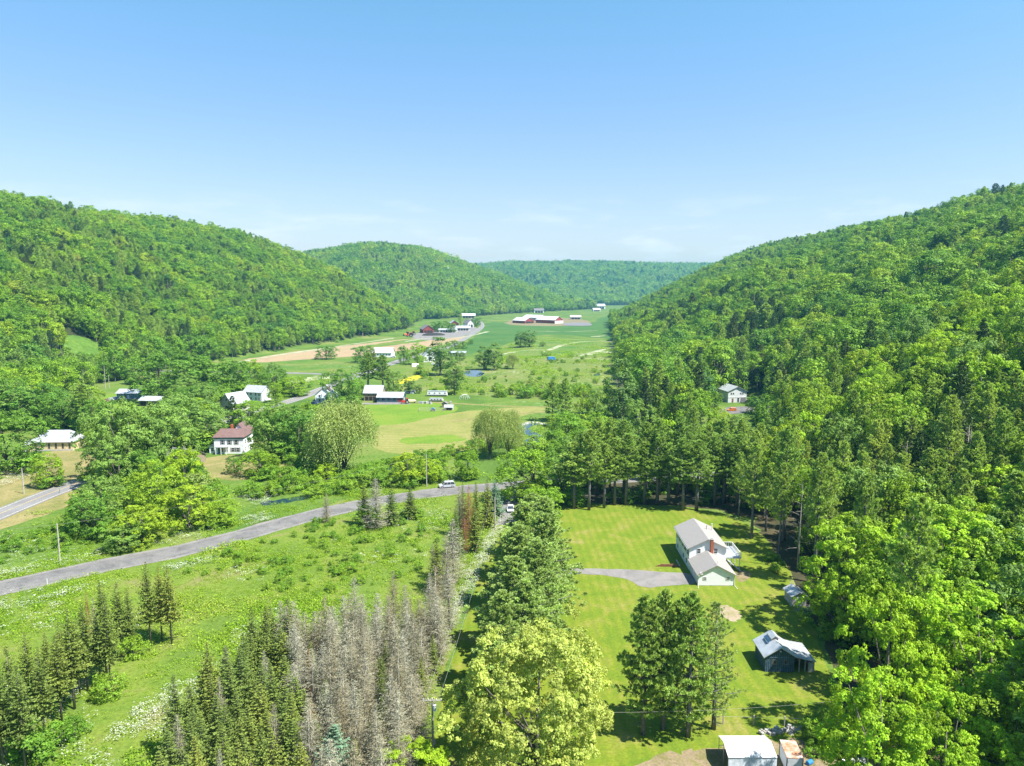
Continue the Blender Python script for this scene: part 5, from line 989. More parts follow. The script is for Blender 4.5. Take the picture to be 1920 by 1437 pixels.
MB().box(-1.35, -.62, -.2, 1.6, 3.52, 3.68).build('skylight', M_dkblue, R_).rotation_euler = (0, 0, 0)
lt = MB().hull([(2.35, -2.75, 2.62), (5.7, -2.55, 1.75), (5.7, 3.5, 1.75), (2.35, 2.9, 2.62)], [(2.35, -2.75, 2.72), (5.7, -2.55, 1.85), (5.7, 3.5, 1.85), (2.35, 2.9, 2.72)]).build('lean_to_roof', M_tin, b)
sm_ = MB()
for i in range(7): y_ = -2.4 + i * .88; sm_.hull([(2.4, y_, 2.72), (5.68, y_ + .1, 1.87), (5.68, y_ + .16, 1.87), (2.4, y_ + .06, 2.72)], [(2.4, y_, 2.77), (5.68, y_ + .1, 1.92), (5.68, y_ + .16, 1.92), (2.4, y_ + .06, 2.77)])
sm_.build('roof_seams', M_tin2, lt)['kind'] = 'stuff'
for x_, y_ in ((3.1, -2.4), (4.0, -2.45), (5.45, -2.3), (5.45, 3.2), (5.45, .5)): MB().cbox(x_, y_, 0, .13, .13, 2.5 - (x_ - 2.4) * .26).build('post', M_wood, b)
MB().box(4.55, 5.45, -2.35, -2.28, 0, 1.6).build('side_panel', M_oldgrey, b); MB().box(5.36, 5.42, -2.2, 3.2, 0, 1.65).build('side_wall', M_wood, b)
# woodpile under the lean-to
wp = empty('woodpile', (46.0, 109.5, 0), 0, 'stacked firewood under the lean-to of the dark barn', 'woodpile')
k = 0
for r_i in range(5):
    for c_i in range(7): 
        MB().tube([(-.9 + c_i * .3, -.9, .14 + r_i * .25), (-.9 + c_i * .3 + random.uniform(-.03, .03), .5, .14 + r_i * .25)], .12, 6).build('log', M_tan, wp)
# ---------------- small shed at the wood edge
b = bld('shed', 54.95, 131.2, 1, 'small grey shed with pale metal roof at the wood edge', 'shed', False)
W, R_ = gable(b, 2.75, 3.6, 2.0, 2.75, 0, 0, M_oldgrey, M_tin2, .3)
door(b, .1, -1.8, .05, 1.3, 1.75, '-y', M_grey); bt = MB()
for i in range(12): x_ = -1.32 + i * .24; bt.box(x_ - .015, x_ + .015, -1.83, -1.79, .05, 1.95)
bt.build('board_joint', M_wood, W)['kind'] = 'stuff'
br = empty('brush_pile', (56.2, 127.6, 0), 0, 'heap of grey brush and branches in front of the small shed', 'brush')
bb = MB(); rr_ = random.Random(3)
for _ in range(110):
    p0 = Vector((rr_.gauss(0, 1.5), rr_.gauss(0, .7), rr_.uniform(.05, .6))); bb.tube([p0, p0 + Vector((rr_.gauss(0, .8), rr_.gauss(0, .6), rr_.uniform(-.1, .4)))], [.035, .012], 4)
bb.build('branches', M_wood, br)['kind'] = 'stuff'
# ---------------- fabric shelter, trailer, barrel, tank, rubble
b = bld('fabric_shelter', 29.95, 83.2, 0, 'white fabric vehicle shelter with silver front at the bottom edge', 'shelter', False)
MB().prism([(-1.7, 2.38), (.5, 3.02), (2.7, 2.38), (2.7, 2.44), (.5, 3.08), (-1.7, 2.44)], -3.05, 3.05, 'x').build('roof', M_fabric, b)
fr = [(-3.0 + i * .25, -1.66 + .07 * math.sin(i * 1.9) + .05 * math.sin(i * 4.3)) for i in range(25)]
MB().hull([(x_, y_ - .1, .05) for x_, y_ in fr] + [(x_, y_ - .05, .05) for x_, y_ in reversed(fr)], [(x_, -1.62, 2.36) for x_, y_ in fr] + [(x_, -1.58, 2.36) for x_, y_ in reversed(fr)]).build('front_tarp', M_fabric2, b)
MB().hull([(3.0, -1.6, 0), (3.04, -1.6, 0), (3.04, 2.6, 0), (3.0, 2.6, 0)], [(3.0, -1.6, 2.36), (3.04, -1.6, 2.36), (3.04, 2.6, 2.36), (3.0, 2.6, 2.36)]).build('side_tarp', M_fabric2, b)
for y_ in (-1.5, .5, 2.5): MB().tube([(-2.97, y_, 0), (-2.97, y_, 2.36 if y_ != .5 else 2.98)], .04, 6).build('post', M_rim, b)
for y_ in (-1.5, 2.5): MB().tube([(-2.97, y_, 1.2), (2.97, y_, 1.2)], .03, 6).build('rail', M_rim, b)
b = bld('trailer', 35.3, 82.95, -7, 'white box trailer with rust-red roof beside the fabric shelter', 'trailer', False)
MB().box(-.95, .95, -1.75, 1.75, .45, 2.5).build('body', M_white, b); MB().box(-1.0, 1.0, -1.8, 1.8, 2.5, 2.58).build('roof', M_rustroof, b)
for x_ in (-.95, .95):
    for y_ in (-1.76, 1.76): MB().cbox(x_, y_, .45, .1, .1, 2.0).build('corner_post', M_dark, b)
def wheel(root, x, y, r, w_, axis='x', z=None):
    z = r if z is None else z
    d = (w_ / 2, 0) if axis == 'x' else (0, w_ / 2)
    t_ = MB().tube([(x - d[0], y - d[1], z), (x + d[0], y + d[1], z)], r, 16).build('wheel', M_black, root); MB().tube([(x - d[0] * 1.08, y - d[1] * 1.08, z), (x + d[0] * 1.08, y + d[1] * 1.08, z)], r * .58, 12).build('rim', M_rim, t_); return t_
for x_ in (-.8, .8): wheel(b, x_, -.2, .34, .2)
MB().tube([(0, 1.8, .5), (0, 3.0, .45)], .06, 6).build('drawbar', M_dark, b); MB().box(-.9, .9, -1.79, -1.75, .5, 2.45).build('rear_door', M_grey, b)
bar = MB().tube([(-.42, 0, .3), (-.40, 0, .3), (-.2, 0, .3), (.2, 0, .3), (.4, 0, .3), (.42, 0, .3)], [.26, .29, .3, .3, .29, .26], 14).build('barrel', M_plast); bar.location = (38.0, 83.6, 0); bar.rotation_euler = (0, 0, .5); tag(bar, 'blue plastic barrel lying beside the trailer', 'barrel')
tk = empty('gas_tank', (41.9, 82.8, 0), 0, 'white gas cylinder standing near the rubble', 'tank'); MB().tube([(0, 0, .05), (0, 0, .1), (0, 0, .85), (0, 0, 1.0), (0, 0, 1.05)], [.3, .36, .36, .2, .1], 14).build('body', M_tank, tk); MB().tube([(0, 0, 1.0), (0, 0, 1.2)], .16, 10).build('collar', M_tank, tk)
rb = empty('rubble_heap', (44.2, 83.6, 0), 0, 'heap of broken concrete slabs at the bottom right', 'rubble')
for i in range(16):
    q = MB().hull([(-.6, -.4, 0), (.5, -.5, 0), (.6, .4, 0), (-.4, .5, 0)], [(-.55, -.4, .2), (.5, -.45, .22), (.55, .35, .2), (-.4, .45, .18)]).build('slab', M_conc, rb); q.location = (rr_.gauss(0, 1), rr_.gauss(0, .7), .12 * (i % 5)); q.rotation_euler = (rr_.gauss(0, .25), rr_.gauss(0, .25), rr_.uniform(0, 6)); s2 = rr_.uniform(.5, 1.2); q.scale = (s2, s2, 1)
sw = empty('stone_wall', (*G(1500, 1370), 0), math.radians(8), 'tumbled stone wall running behind the trailer', 'wall')
for i in range(70):
    s2 = rr_.uniform(.22, .45); u = rr_.uniform(-6.5, 6); q = MB().hull([(s2 * math.cos(a) * rr_.uniform(.8, 1.1), s2 * math.sin(a) * rr_.uniform(.6, .9), 0) for a in (0, 1, 2, 3.1, 4.2, 5.2)], [(s2 * .7 * math.cos(a), s2 * .6 * math.sin(a), s2 * .9) for a in (0, 1, 2, 3.1, 4.2, 5.2)]).build('stone', M_stone, sw); q.location = (u, rr_.gauss(0, .3), rr_.choice((0, 0, .25)) ); q.rotation_euler = (0, 0, rr_.uniform(0, 6))
# ---------------- grey house on the slope with orange car
b = bld('house', 1382, 755, 8, 'grey two-storey house with white metal roof on the wooded right slope')
W, R_ = gable(b, 10.5, 13, 6.2, 8.6, 0, 6.5, M_grey, M_tin, .6)
for x_ in (-3.4, -2.2, 1.9, 3.1): window(b, x_, 0, 4.9, .8, 1.0, '-y')
MB().box(-5.3, 5.3, -.12, 0, 2.75, 3.0).build('trim_board', M_trim, W); door(b, -2.6, 0, .1, 1.0, 2.1, '-y'); window(b, .6, 0, 1.4, 1.1, 2.2, '-y'); MB().box(1.9, 5.0, -.06, 0, .1, 2.4).build('garage_door', M_dkroof, b)
MB().tube([(-2, 10, 7.5), (-2, 10, 9.6)], .2, 8).build('flue', M_rim, R_)
b = bld('house', 1407, 722, -20, 'small blue-roofed cabin half hidden in shade behind the grey house'); gable(b, 6, 8, 3.4, 5.6, 0, 0, M_blue, M_blue, .4); window(b, .5, -4, 2, .9, 1.1, '-y'); door(b, -1.4, -4, .05, .9, 2, '-y', M_trim)
# ---------------- tan hall at the left
X, Y = G(98, 846); b = empty('hall', (X, Y, 0), math.radians(3), 'long tan hall with hipped white metal roof at the left', 'hall')
MB().box(-7.2, 7.6, 0, 9, 0, 3.5).build('wall', M_cream, b); MB().box(-9.6, -7.2, -1.6, 5, 0, 3.0).build('wing_wall', M_cream, b)
R_ = MB().hull([(-7.7, -.6, 3.45), (8.1, -.6, 3.45), (8.1, 9.6, 3.45), (-7.7, 9.6, 3.45)], [(-5.9, 1.6, 5.4), (6.4, 1.6, 5.4), (6.4, 7.4, 5.4), (-5.9, 7.4, 5.4)]).build('roof', M_tin2, b)
MB().hull([(-5.9, 1.6, 5.43), (6.4, 1.6, 5.43), (6.4, 7.4, 5.43), (-5.9, 7.4, 5.43)], [(-3.9, 4.3, 7.2), (4.4, 4.3, 7.2), (4.4, 4.7, 7.2), (-3.9, 4.7, 7.2)]).build('upper_roof', M_tin, R_)
MB().hull([(-10, -2, 2.95), (-7.1, -2, 2.95), (-6.6, 5.3, 2.95), (-10, 5.3, 2.95)], [(-8.2, -.5, 4.2), (-7.3, -.3, 4.3), (-6.8, 4.4, 4.3), (-8.2, 4.2, 4.2)]).build('wing_roof', M_tin2, R_)
MB().cbox(-4.6, 2.6, 5.6, .5, .5, 1.2).build('chimney', M_brick, R_)
for i in range(6): window(b, -6.0 + i * 2.5, 0, 1.9, .62, 1.9, '-y', M_tan, None, False)
MB().box(-7.25, 7.65, -.06, 0, 0, .6).build('plinth', M_conc, b); door(b, -8.4, -1.6, .05, 1.0, 2.1, '-y', M_trim)
# ---------------- white farmhouse with red roof
b = bld('house', 430, 851, 2, 'white two-storey farmhouse with red-brown hipped roof and green cornice')
MB().box(-5.4, 5.4, 0, 9, 0, 5.5).build('wall', M_white, b); MB().box(-5.5, 5.5, -.1, 9.1, 5.5, 6.2).build('cornice', M_teal, b)
R_ = MB().hull([(-5.9, -.5, 6.2), (5.9, -.5, 6.2), (5.9, 9.5, 6.2), (-5.9, 9.5, 6.2)], [(-4.4, 4.4, 8.6), (4.4, 4.4, 8.6), (4.4, 4.7, 8.6), (-4.4, 4.7, 8.6)]).build('roof', M_redroof, b)
gable(b, 5.2, 8, 6.6, 9.6, 1.0, 12, M_white, M_redroof, .4, wall_name='rear_wing', roof_name='rear_roof'); ch = MB().cbox(-.5, 5.5, 8.0, .8, .8, 2.0).build('chimney', M_brick, b)
for x_ in (-2.3, .2, 2.7): window(b, x_, 0, 4.3, .95, 1.6, '-y', shutters=M_dkroof)
for x_ in (-2.6, -1.0, 1.4, 3.2): window(b, x_, 0, 1.5, .95, 1.5, '-y', shutters=M_dkroof if x_ > 0 else None)
MB().box(-4.4, -.2, -2.0, .0, 2.7, 2.95).build('porch_roof', M_tin2, b)
for x_ in (-4.2, -2.3, -.4): MB().cbox(x_, -1.9, 0, .18, .18, 2.7).build('porch_post', M_trim, b)
MB().box(-7.6, -5.4, 1.0, 6, 0, 2.6).build('side_wing', M_white, b); MB().hull([(-7.9, .7, 2.6), (-5.4, .7, 2.6), (-5.4, 6.3, 2.6), (-7.9, 6.3, 2.6)], [(-7.9, .7, 2.7), (-5.4, .7, 3.7), (-5.4, 6.3, 3.7), (-7.9, 6.3, 2.7)]).build('wing_roof', M_tin2, b)
for y_ in (2, 4.5, 7): window(b, 5.4, y_, 4.2, .9, 1.5, '+x'); window(b, 5.4, y_, 1.5, .9, 1.5, '+x')
door(b, -3.6, 0, .1, 1.0, 2.1, '-y', M_teal); window(b, -6.5, 1.0, 1.4, .9, 1.2, '-y')
# ---------------- grey barn roof, camper, village
b = bld('barn', 345, 868, -22, 'low grey-roofed barn half hidden by bright trees', 'barn'); gable(b, 9, 11, 2.6, 5.0, 0, 0, M_tan, M_dkroof, .5, 'x'); door(b, 1.5, -4.5, .05, 2.6, 2.3, '-y', M_dark, False, 'barn_door')
MB().cbox(0, 0, 4.9, .9, .9, .9).build('cupola', M_oldgrey, b)
b = bld('camper', 545, 852, -3, 'white camper trailer right of the farmhouse', 'camper'); MB().box(-3.6, 3.6, -1.2, 1.2, .55, 2.7).build('body', M_white, b); MB().box(-3.75, 3.75, -1.35, 1.35, 2.7, 2.85).build('roof', M_tin2, b)
for x_ in (-2.3, -.6): window(b, x_, -1.2, 1.9, .7, .5, '-y', None, None, False)
door(b, 1.3, -1.2, .6, .75, 1.9, '-y', M_blue); window(b, 2.9, -1.2, 1.9, .7, .5, '-y', None, None, False)
for x_ in (-.6, .5): wheel(b, x_, -1.1, .34, .2, 'y')
b = bld('cabin', 240, 748, -4, 'blue cabin with white metal roof in the village', 'cabin'); W, R_ = gable(b, 8, 13, 3.1, 4.9, 0, 4, M_blue, M_tin, .6, 'x')
for x_ in (-4.5, -1.5, 2, 4.6): window(b, x_, 0, 1.7, 1.1, 1.2, '-y')
door(b, .3, 0, .05, .95, 2.05, '-y', M_trim); MB().box(-6.5, 6.5, -1.8, 0, .05, .3).build('porch_floor', M_wood, b)
b = bld('shed', 285, 762, -6, 'open metal-roofed shed beside the blue cabin', 'shed'); W, R_ = gable(b, 8, 12.5, 3.2, 4.8, 0, 3, M_tan, M_tin, .6, 'x')
for x_ in (-4.2, 0, 4.2): MB().box(x_ - 1.6, x_ + 1.6, -1.06, -1.0, .1, 2.6).build('painted_dark_bay', M_dark, b)  # dark panels on the solid wall, shade of the open bays put into colour
seams(R_, b, 8, 12.5, 3.2, 4.8, 0, 3, 'x', 1.2, .6)
b = bld('shed', 376, 762, 20, 'little rusty-roofed shed between trees', 'shed'); gable(b, 5, 6, 2.4, 4, 0, 0, M_oldgrey, M_rusty, .4); door(b, 0, -3, .05, 1.6, 2, '-y', M_tan)
b = bld('barn', 442, 770, -28, 'steep gabled grey barn with pale metal roof in the village', 'barn'); W, R_ = gable(b, 8, 11, 4.6, 9.2, 0, 0, M_oldgrey, M_tin, .5)
door(b, .5, -5.5, .05, 2.4, 3.0, '-y', M_dark, False, 'barn_door'); window(b, .2, -5.5, 6.2, .9, 1.0, '-y', M_wood)
MB().hull([(-8.6, -5, 2.4), (-4.2, -5, 4.2), (-4.2, 5, 4.2), (-8.6, 5, 2.4)], [(-8.6, -5, 2.55), (-4.2, -5, 4.35), (-4.2, 5, 4.35), (-8.6, 5, 2.55)]).build('lean_to_roof', M_tin, b); MB().box(-8.3, -4.05, -4.7, 4.7, 0, 2.4).build('lean_to_wall', M_oldgrey, b)
b = bld('house', 474, 752, -20, 'grey house with pale roof behind the gabled barn'); gable(b, 8, 12, 5, 8, 0, 4, M_grey, M_tin2, .5, 'x')
for x_ in (-3.6, -1, 2.2, 4.4): window(b, x_, 0, 3.7, .9, 1.3, '-y'); window(b, x_, 0, 1.4, .9, 1.2, '-y')
# white roadside house
b = bld('house', 606, 756, 6, 'white roadside house with pale roof, red patch and dormer left of the round maple'); W, R_ = gable(b, 8.5, 12, 4.6, 8.2, 0, 7, M_white, M_tin, .5)
for x_ in (-2, 2): window(b, x_, 1, 3.6, .9, 1.4, '-y'); window(b, x_, 1, 1.3, .9, 1.3, '-y')
MB().box(-3.6, 3.6, -.2, 1.0, 2.4, 2.6).build('porch_roof', M_teal, b); W2, R2 = gable(b, 7, 7, 4.4, 6.8, 5.0, -2.0, M_white, M_tin2, .4, wall_name='front_wing', roof_name='wing_roof')
for x_ in (3.4, 6.4): window(b, x_, -5.5, 3.2, .8, 1.2, '-y'); window(b, x_, -5.5, 1.2, .8, 1.1, '-y')
MB().hull([(1.3, 4, 8.0), (3.4, 4, 6.2), (3.4, 9, 6.2), (1.3, 9, 8.0)], [(1.3, 4, 8.12), (3.4, 4, 6.32), (3.4, 9, 6.32), (1.3, 9, 8.12)]).build('red_patch', M_redroof, R_); MB().cbox(0, 9, 7.6, .7, .7, 1.6).build('chimney', M_brick, R_)
# twin barns
b = bld('barn', 699, 752, -4, 'tall tan barn with pale metal roof, left of the twin barns', 'barn'); W, R_ = gable(b, 9, 10, 4.4, 8.0, 0, 4.5, M_tan, M_tin2, .4, 'x'); seams(R_, b, 9, 10, 4.4, 8, 0, 4.5, 'x', 1.0, .4)
for x_ in (-3.3, -1.1, 1.1, 3.3): MB().box(x_ - .9, x_ + .9, -.05, .0, .1, 2.3).build('painted_dark_bay', M_dark, b)  # closed wall; near-black panels paint the shade inside the bays
for x_ in (-2.2, 2.2): window(b, x_, 0, 3.4, .8, .7, '-y', M_tan)
b = bld('barn', 731, 756, -4, 'long low dark barn with pale roof, right of the twin barns', 'barn'); W, R_ = gable(b, 7.5, 14, 3.1, 5.4, 0, 3.7, M_dkblue, M_tin2, .4, 'x'); seams(R_, b, 7.5, 14, 3.1, 5.4, 0, 3.7, 'x', 1.0, .4)
for x_ in (-5, -2, 1, 4): window(b, x_, 0, 2.0, .9, .8, '-y')
MB().box(-7.1, 7.1, -.1, 0, 0, .5).build('foundation', M_conc, b); door(b, 7.0, 3.7, .05, 2.6, 2.6, '+x', M_oldgrey, False, 'barn_door'); MB().box(4.2, 7.05, -.06, .0, .55, 2.4).build('door_panel', M_red, b)
# campers and gear beyond the lawn
for (x, y, L_, lab) in ((820, 743, 11.5, 'long pale house trailer parked under the poplar'), (818, 753, 7.5, 'low white boat-shaped camper in front of the house trailer')):
    b = bld('camper', x, y, -2, lab, 'camper'); hh = 2.9 if L_ > 9 else 1.7
    MB().hull([(-L_ / 2, -1.2, .5), (L_ / 2, -1.2, .5), (L_ / 2, 1.2, .5), (-L_ / 2, 1.2, .5)], [(-L_ / 2 + .3, -1.15, hh), (L_ / 2 - .3, -1.15, hh), (L_ / 2 - .3, 1.15, hh), (-L_ / 2 + .3, 1.15, hh)]).build('body', M_white, b)
    MB().box(-L_ / 2 + .1, L_ / 2 - .1, -1.25, 1.25, hh, hh + .14).build('roof', M_tin2, b); MB().box(-L_ / 2 + .1, L_ / 2 - .1, -1.26, -1.2, .55, 1.0).build('stripe', M_dkroof, b)
    for i in range(4): window(b, -L_ / 2 + 1.4 + i * (L_ - 2.6) / 3, -1.18, hh * .66, .9, .55, '-y', None, None, False)
    for x_ in (-.5, .5): wheel(b, x_, -1.05, .35, .2, 'y')
def tractor(x, y, rz, label, col, s=1.):
    b = bld('tractor', x, y, rz, label, 'tractor'); b.scale = (s, s, s)
    MB().hull([(-1.9, -.4, .6), (.2, -.45, .6), (.2, .45, .6), (-1.9, .4, .6)], [(-1.85, -.35, 1.5), (.2, -.4, 1.65), (.2, .4, 1.65), (-1.85, .35, 1.5)]).build('hood', col, b)
    MB().box(.2, 1.5, -.75, .75, .7, 1.25).build('chassis', M_dark, b); c = MB().hull([(.2, -.7, 1.25), (1.5, -.7, 1.25), (1.5, .7, 1.25), (.2, .7, 1.25)], [(.35, -.65, 2.5), (1.4, -.65, 2.5), (1.4, .65, 2.5), (.35, .65, 2.5)]).build('cab', M_glass, b); MB().box(.25, 1.5, -.75, .75, 2.5, 2.62).build('cab_roof', col, c)
    for y_ in (-.95, .95): wheel(b, .95, y_, .85, .45, 'y'); wheel(b, -1.5, y_ * .8, .45, .3, 'y')
    MB().tube([(-1.0, .3, 1.5), (-1.0, .3, 2.5)], .05, 6).build('exhaust', M_dark, b); return b
tractor(760, 757, 10, 'red tractor beside the twin barns', paint('tractor_red', (.50, .03, .02)), 1.1)
b = bld('hay_wagon', 772, 756, 15, 'tan hay wagon beside the red tractor', 'wagon'); MB().box(-2.6, 2.6, -1.1, 1.1, .9, 1.1).build('bed', M_tan, b); MB().box(-2.6, -2.45, -1.1, 1.1, 1.1, 2.4).build('rack', M_wood, b); MB().hull([(-2.2, -1, 1.1), (2.2, -1, 1.1), (2.2, 1, 1.1), (-2.2, 1, 1.1)], [(-1.8, -.8, 2.0), (1.9, -.7, 1.8), (1.9, .7, 1.8), (-1.8, .8, 2.0)]).build('load', M_cream, b)
for x_ in (-1.8, 1.8):
    for y_ in (-1, 1): wheel(b, x_, y_, .42, .22, 'y')
for i, (x, y) in enumerate(((787, 757), (793, 757), (800, 757), (807, 758), (845, 757))):
    b = bld('crate_stack', x, y, i * 23, ['leftmost grey crate stack in the row right of the red tractor', 'second crate stack in the row right of the red tractor', 'middle crate stack in the row right of the tractor', 'fourth crate stack in the row beside the tractor', 'lone crate stack right of the low white camper'][i], 'crates')
    for k in range(4): MB().box(-.9 + (k % 2) * .95, -.05 + (k % 2) * .95, -.5, .5, (k // 2) * .62, (k // 2) * .62 + .58).build('crate', (M_oldgrey, M_tin2, M_wood, M_tin2)[(i + k) % 4], b)
# animal pen with sheds
b = bld('pen_fence', 810, 771, 0, 'wire pen fence with grey posts on the barn lawn', 'fence'); PX = [(-6, -3), (-2, -3.2), (2, -3.2), (5.5, -3), (7.5, 2.5), (3, 3.4), (-2, 3.4), (-6.4, 2.6)]
rr3 = MB()
for i, p in enumerate(PX):
    q = PX[(i + 1) % len(PX)]; MB().cbox(p[0], p[1], 0, .16, .16, 1.4).build('post', M_wood, b); MB().tube([(p[0], p[1], 1.25), (q[0], q[1], 1.25)], .05, 5).build('rail', M_wood, b); MB().tube([(p[0], p[1], .65), (q[0], q[1], .65)], .05, 5).build('rail', M_wood, b)
b = bld('pen_hut', 812, 771, 10, 'small blue-roofed animal hut inside the pen', 'hut'); gable(b, 1.8, 2.2, .9, 1.6, 0, 0, M_dkroof, M_blue, .2)
b = bld('shed', 842, 769, -5, 'silver-roofed hutch beside the pen', 'shed'); gable(b, 3.2, 4.2, 1.6, 2.6, 0, 0, M_oldgrey, M_tin, .3, 'x'); MB().box(-1.6, 1.6, -1.68, -1.6, .2, 1.3).build('painted_dark_front', M_dark, b)  # dark panel on the hutch front paints the shade of its open side
b = bld('shed', 834, 764, -5, 'dark little shed behind the silver-roofed hutch', 'shed'); gable(b, 2.6, 2.6, 2.2, 3.0, 0, 0, M_tan, M_dkroof, .3); door(b, 0, -1.3, .05, .9, 1.8, '-y')
b = bld('play_dome', 871, 748, 0, 'white dome-shaped net frame beside the track', 'frame')
for k in range(7): a = k * math.pi / 7; MB().tube([(3 * math.cos(a) * math.cos(t_), 3 * math.sin(a) * math.cos(t_), 2.6 * math.sin(t_)) for t_ in np.linspace(0, math.pi, 9)], .05, 5).build('hoop', M_trim, b)
b = bld('greenhouse', 768, 737, -3, 'small rounded grey hoop shelter behind the twin barns', 'shelter')
MB().prism([(2.4 * math.cos(a), 1.9 * math.sin(a)) for a in np.linspace(0, math.pi, 9)], -3, 3, 'x').build('cover', M_fabric2, b); MB().box(3.0, 3.05, -.6, .6, 0, 1.5).build('door', M_wood, b)
# ---------------- farther buildings
b = bld('barn', 717, 670, -3, 'long white building beside the highway', 'barn'); W, R_ = gable(b, 13, 17, 4.2, 8.2, 0, 6, M_white, M_fabric, .6, 'x')
for i in range(6): window(b, -6.6 + i * 2.6, -.5, 2.2, 1.1, 1.3, '-y')
door(b, 8.5, 6, .05, 3, 3, '+x', M_oldgrey, False, 'barn_door')
b = bld('house', 806, 676, 14, 'white house with steep white roof by the highway, behind poplars'); gable(b, 10, 14, 6, 11, 0, 0, M_white, M_fabric, .5); gable(b, 8, 9, 5, 8.5, -3, -9, M_white, M_tin, .5, wall_name='front_wing', roof_name='front_roof')
for x_ in (-5, -2): window(b, x_, -13.5, 3.6, .9, 1.4, '-y'); window(b, x_, -13.5, 1.3, .9, 1.3, '-y')
b = bld('shed', 858, 668, -3, 'long open grey shed beside the crop field', 'shed'); MB().hull([(-8, -4, 3.2), (8, -4, 3.2), (8, 4, 4.2), (-8, 4, 4.2)], [(-8, -4, 3.4), (8, -4, 3.4), (8, 4, 4.4), (-8, 4, 4.4)]).build('roof', M_tin, b); MB().box(-7.6, 7.6, 3.4, 3.6, 0, 4.1).build('rear_wall', M_oldgrey, b)
for i in range(6): MB().cbox(-7.5 + i * 3, -3.7, 0, .3, .3, 3.2).build('post', M_wood, b)
b = bld('hut', 779, 688, 0, 'small rounded tan hut in the roadside meadow', 'hut'); MB().prism([(1.9 * math.cos(a), 2.6 * math.sin(a)) for a in np.linspace(0, math.pi, 8)], -2.6, 2.6, 'x').build('shell', M_trim, b); MB().box(-2.68, -2.6, -.9, .9, 0, 1.8).build('opening', M_dark, b)  # near-black end panel, the shaded inside of the hut painted on
# farm at the bend
def farm(name, x, y, rz, w_, l_, e_, r_, wall, roof, label, along='y', cat='barn', bays=3):
    b = bld(name, x, y, rz, label, cat); W, R_ = gable(b, w_, l_, e_, r_, 0, 0, wall, roof, .8, along, th=.3)
    f_ = -l_ / 2 if along == 'y' else -w_ / 2; span = w_ if along == 'y' else l_
    for i in range(bays): MB().box(-span * .42 + i * span * .84 / bays + .4, -span * .42 + (i + 1) * span * .84 / bays - .4, f_ - .1, f_ - .02, .3, e_ * .72).build('door', M_dark, b)
    return b
farm('barn', 800, 624, 20, 15, 22, 5.5, 11, M_red, M_dkroof, 'red gabled barn at the left of the far farm'); farm('barn', 851, 612, 10, 14, 26, 5, 10, M_red, M_tin, 'red-ended barn behind the far farm trees')
farm('house', 878, 614, 35, 11, 15, 7, 12.5, M_white, M_dkroof, 'white gabled farmhouse at the far highway bend', cat='house', bays=2); farm('barn', 866, 620, 3, 9, 24, 4.2, 7, M_trim, M_tin, 'low white barn below the far farmhouse', 'x', bays=5)
farm('barn', 878, 597, 5, 16, 30, 6, 10, M_oldgrey, M_fabric, 'white-roofed barn above the far farm', 'x', bays=4); farm('shed', 840, 623, 0, 8, 26, 3.5, 5, M_trim, M_tin, 'long white shed in front of the far farm tree', 'x', cat='shed', bays=6)
dome = MB(); 
rings = [(11, 0), (9.5, 1.6), (6.5, 2.8), (2.5, 3.4)]
for (ra, za), (rb_, zb_) in zip(rings[:-1], rings[1:]): dome.hull([(1.5 * ra * math.cos(a), ra * math.sin(a), za) for a in np.linspace(0, 2 * math.pi, 18, False)], [(1.5 * rb_ * math.cos(a), rb_ * math.sin(a), zb_) for a in np.linspace(0, 2 * math.pi, 18, False)])
X, Y = G(813, 629); dm = empty('silage_heap', (X, Y, 0), .3, 'dark tarp-covered silage heap in front of the far farm', 'heap'); dome.build('tarp', M_dark, dm)
for i, (x, y, c_, lab) in enumerate(((768, 632, (.5, .05, .03), 'red farm machine at the left end of the far farm'), (773, 629, (.45, .08, .03), 'second red farm machine beside the left one'), (762, 630, (.5, .2, .03), 'orange farm machine nearest the hill'))): tractor(x, y, 20 * i, lab, paint('machine_paint_%d' % i, c_), 2.2)
b = farm('barn', 981, 606, 38, 27, 46, 6, 13, M_red, M_fabric, 'left red barn with white roof in the valley', bays=3); b.scale = (.8, .8, .8)
b2 = farm('barn', 1030, 606, 46, 30, 60, 8, 16, M_red, M_fabric, 'large red and white barn on the right of the valley farm', bays=5); b2.scale = (.78, .78, .78); MB().box(-15.2, 15.2, -30.4, -30.15, 0, 6.2).build('white_band', M_trim, b2)
farm('barn', 1003, 601, 42, 22, 50, 6, 11, M_oldgrey, M_fabric, 'long pale-roofed barn between the two red barns', bays=2); farm('shed', 1079, 599, 0, 10, 22, 5, 8, M_oldgrey, M_fabric, 'small pale shed behind the silage bunker', 'x', cat='shed', bays=3)
sheet('silage_bunker', [(1052, 611), (1058, 606), (1100, 605), (1112, 609), (1106, 612)], .35, M_dkroof, 'dark tarp-covered silage bunker right of the red barns', 20, .5, 41)['category'] = 'bunker'
farm('house', 1010, 587, 5, 16, 26, 7, 12, M_white, M_dkroof, 'house at the wood edge behind the red barns', 'x', cat='house', bays=3); farm('barn', 1120, 580, 4, 22, 48, 9, 16, M_white, M_tin, 'white barn at the far end of the valley', 'x', bays=5); farm('house', 1118, 584, 15, 10, 22, 5, 9, M_white, M_tin, 'low white house before the farthest barn', 'x', cat='house', bays=3)
X, Y = -330., 2010.; b = empty('house', (X + 140, Y, zat(X + 140, Y) + 0), .2, 'lone pale house high on the hazy far hill', 'house'); gable(b, 16, 26, 8, 14, 0, 0, M_white, M_tin, .8, 'x', z0=-6); window(b, 0, -8, 5, 3, 3, '-y')
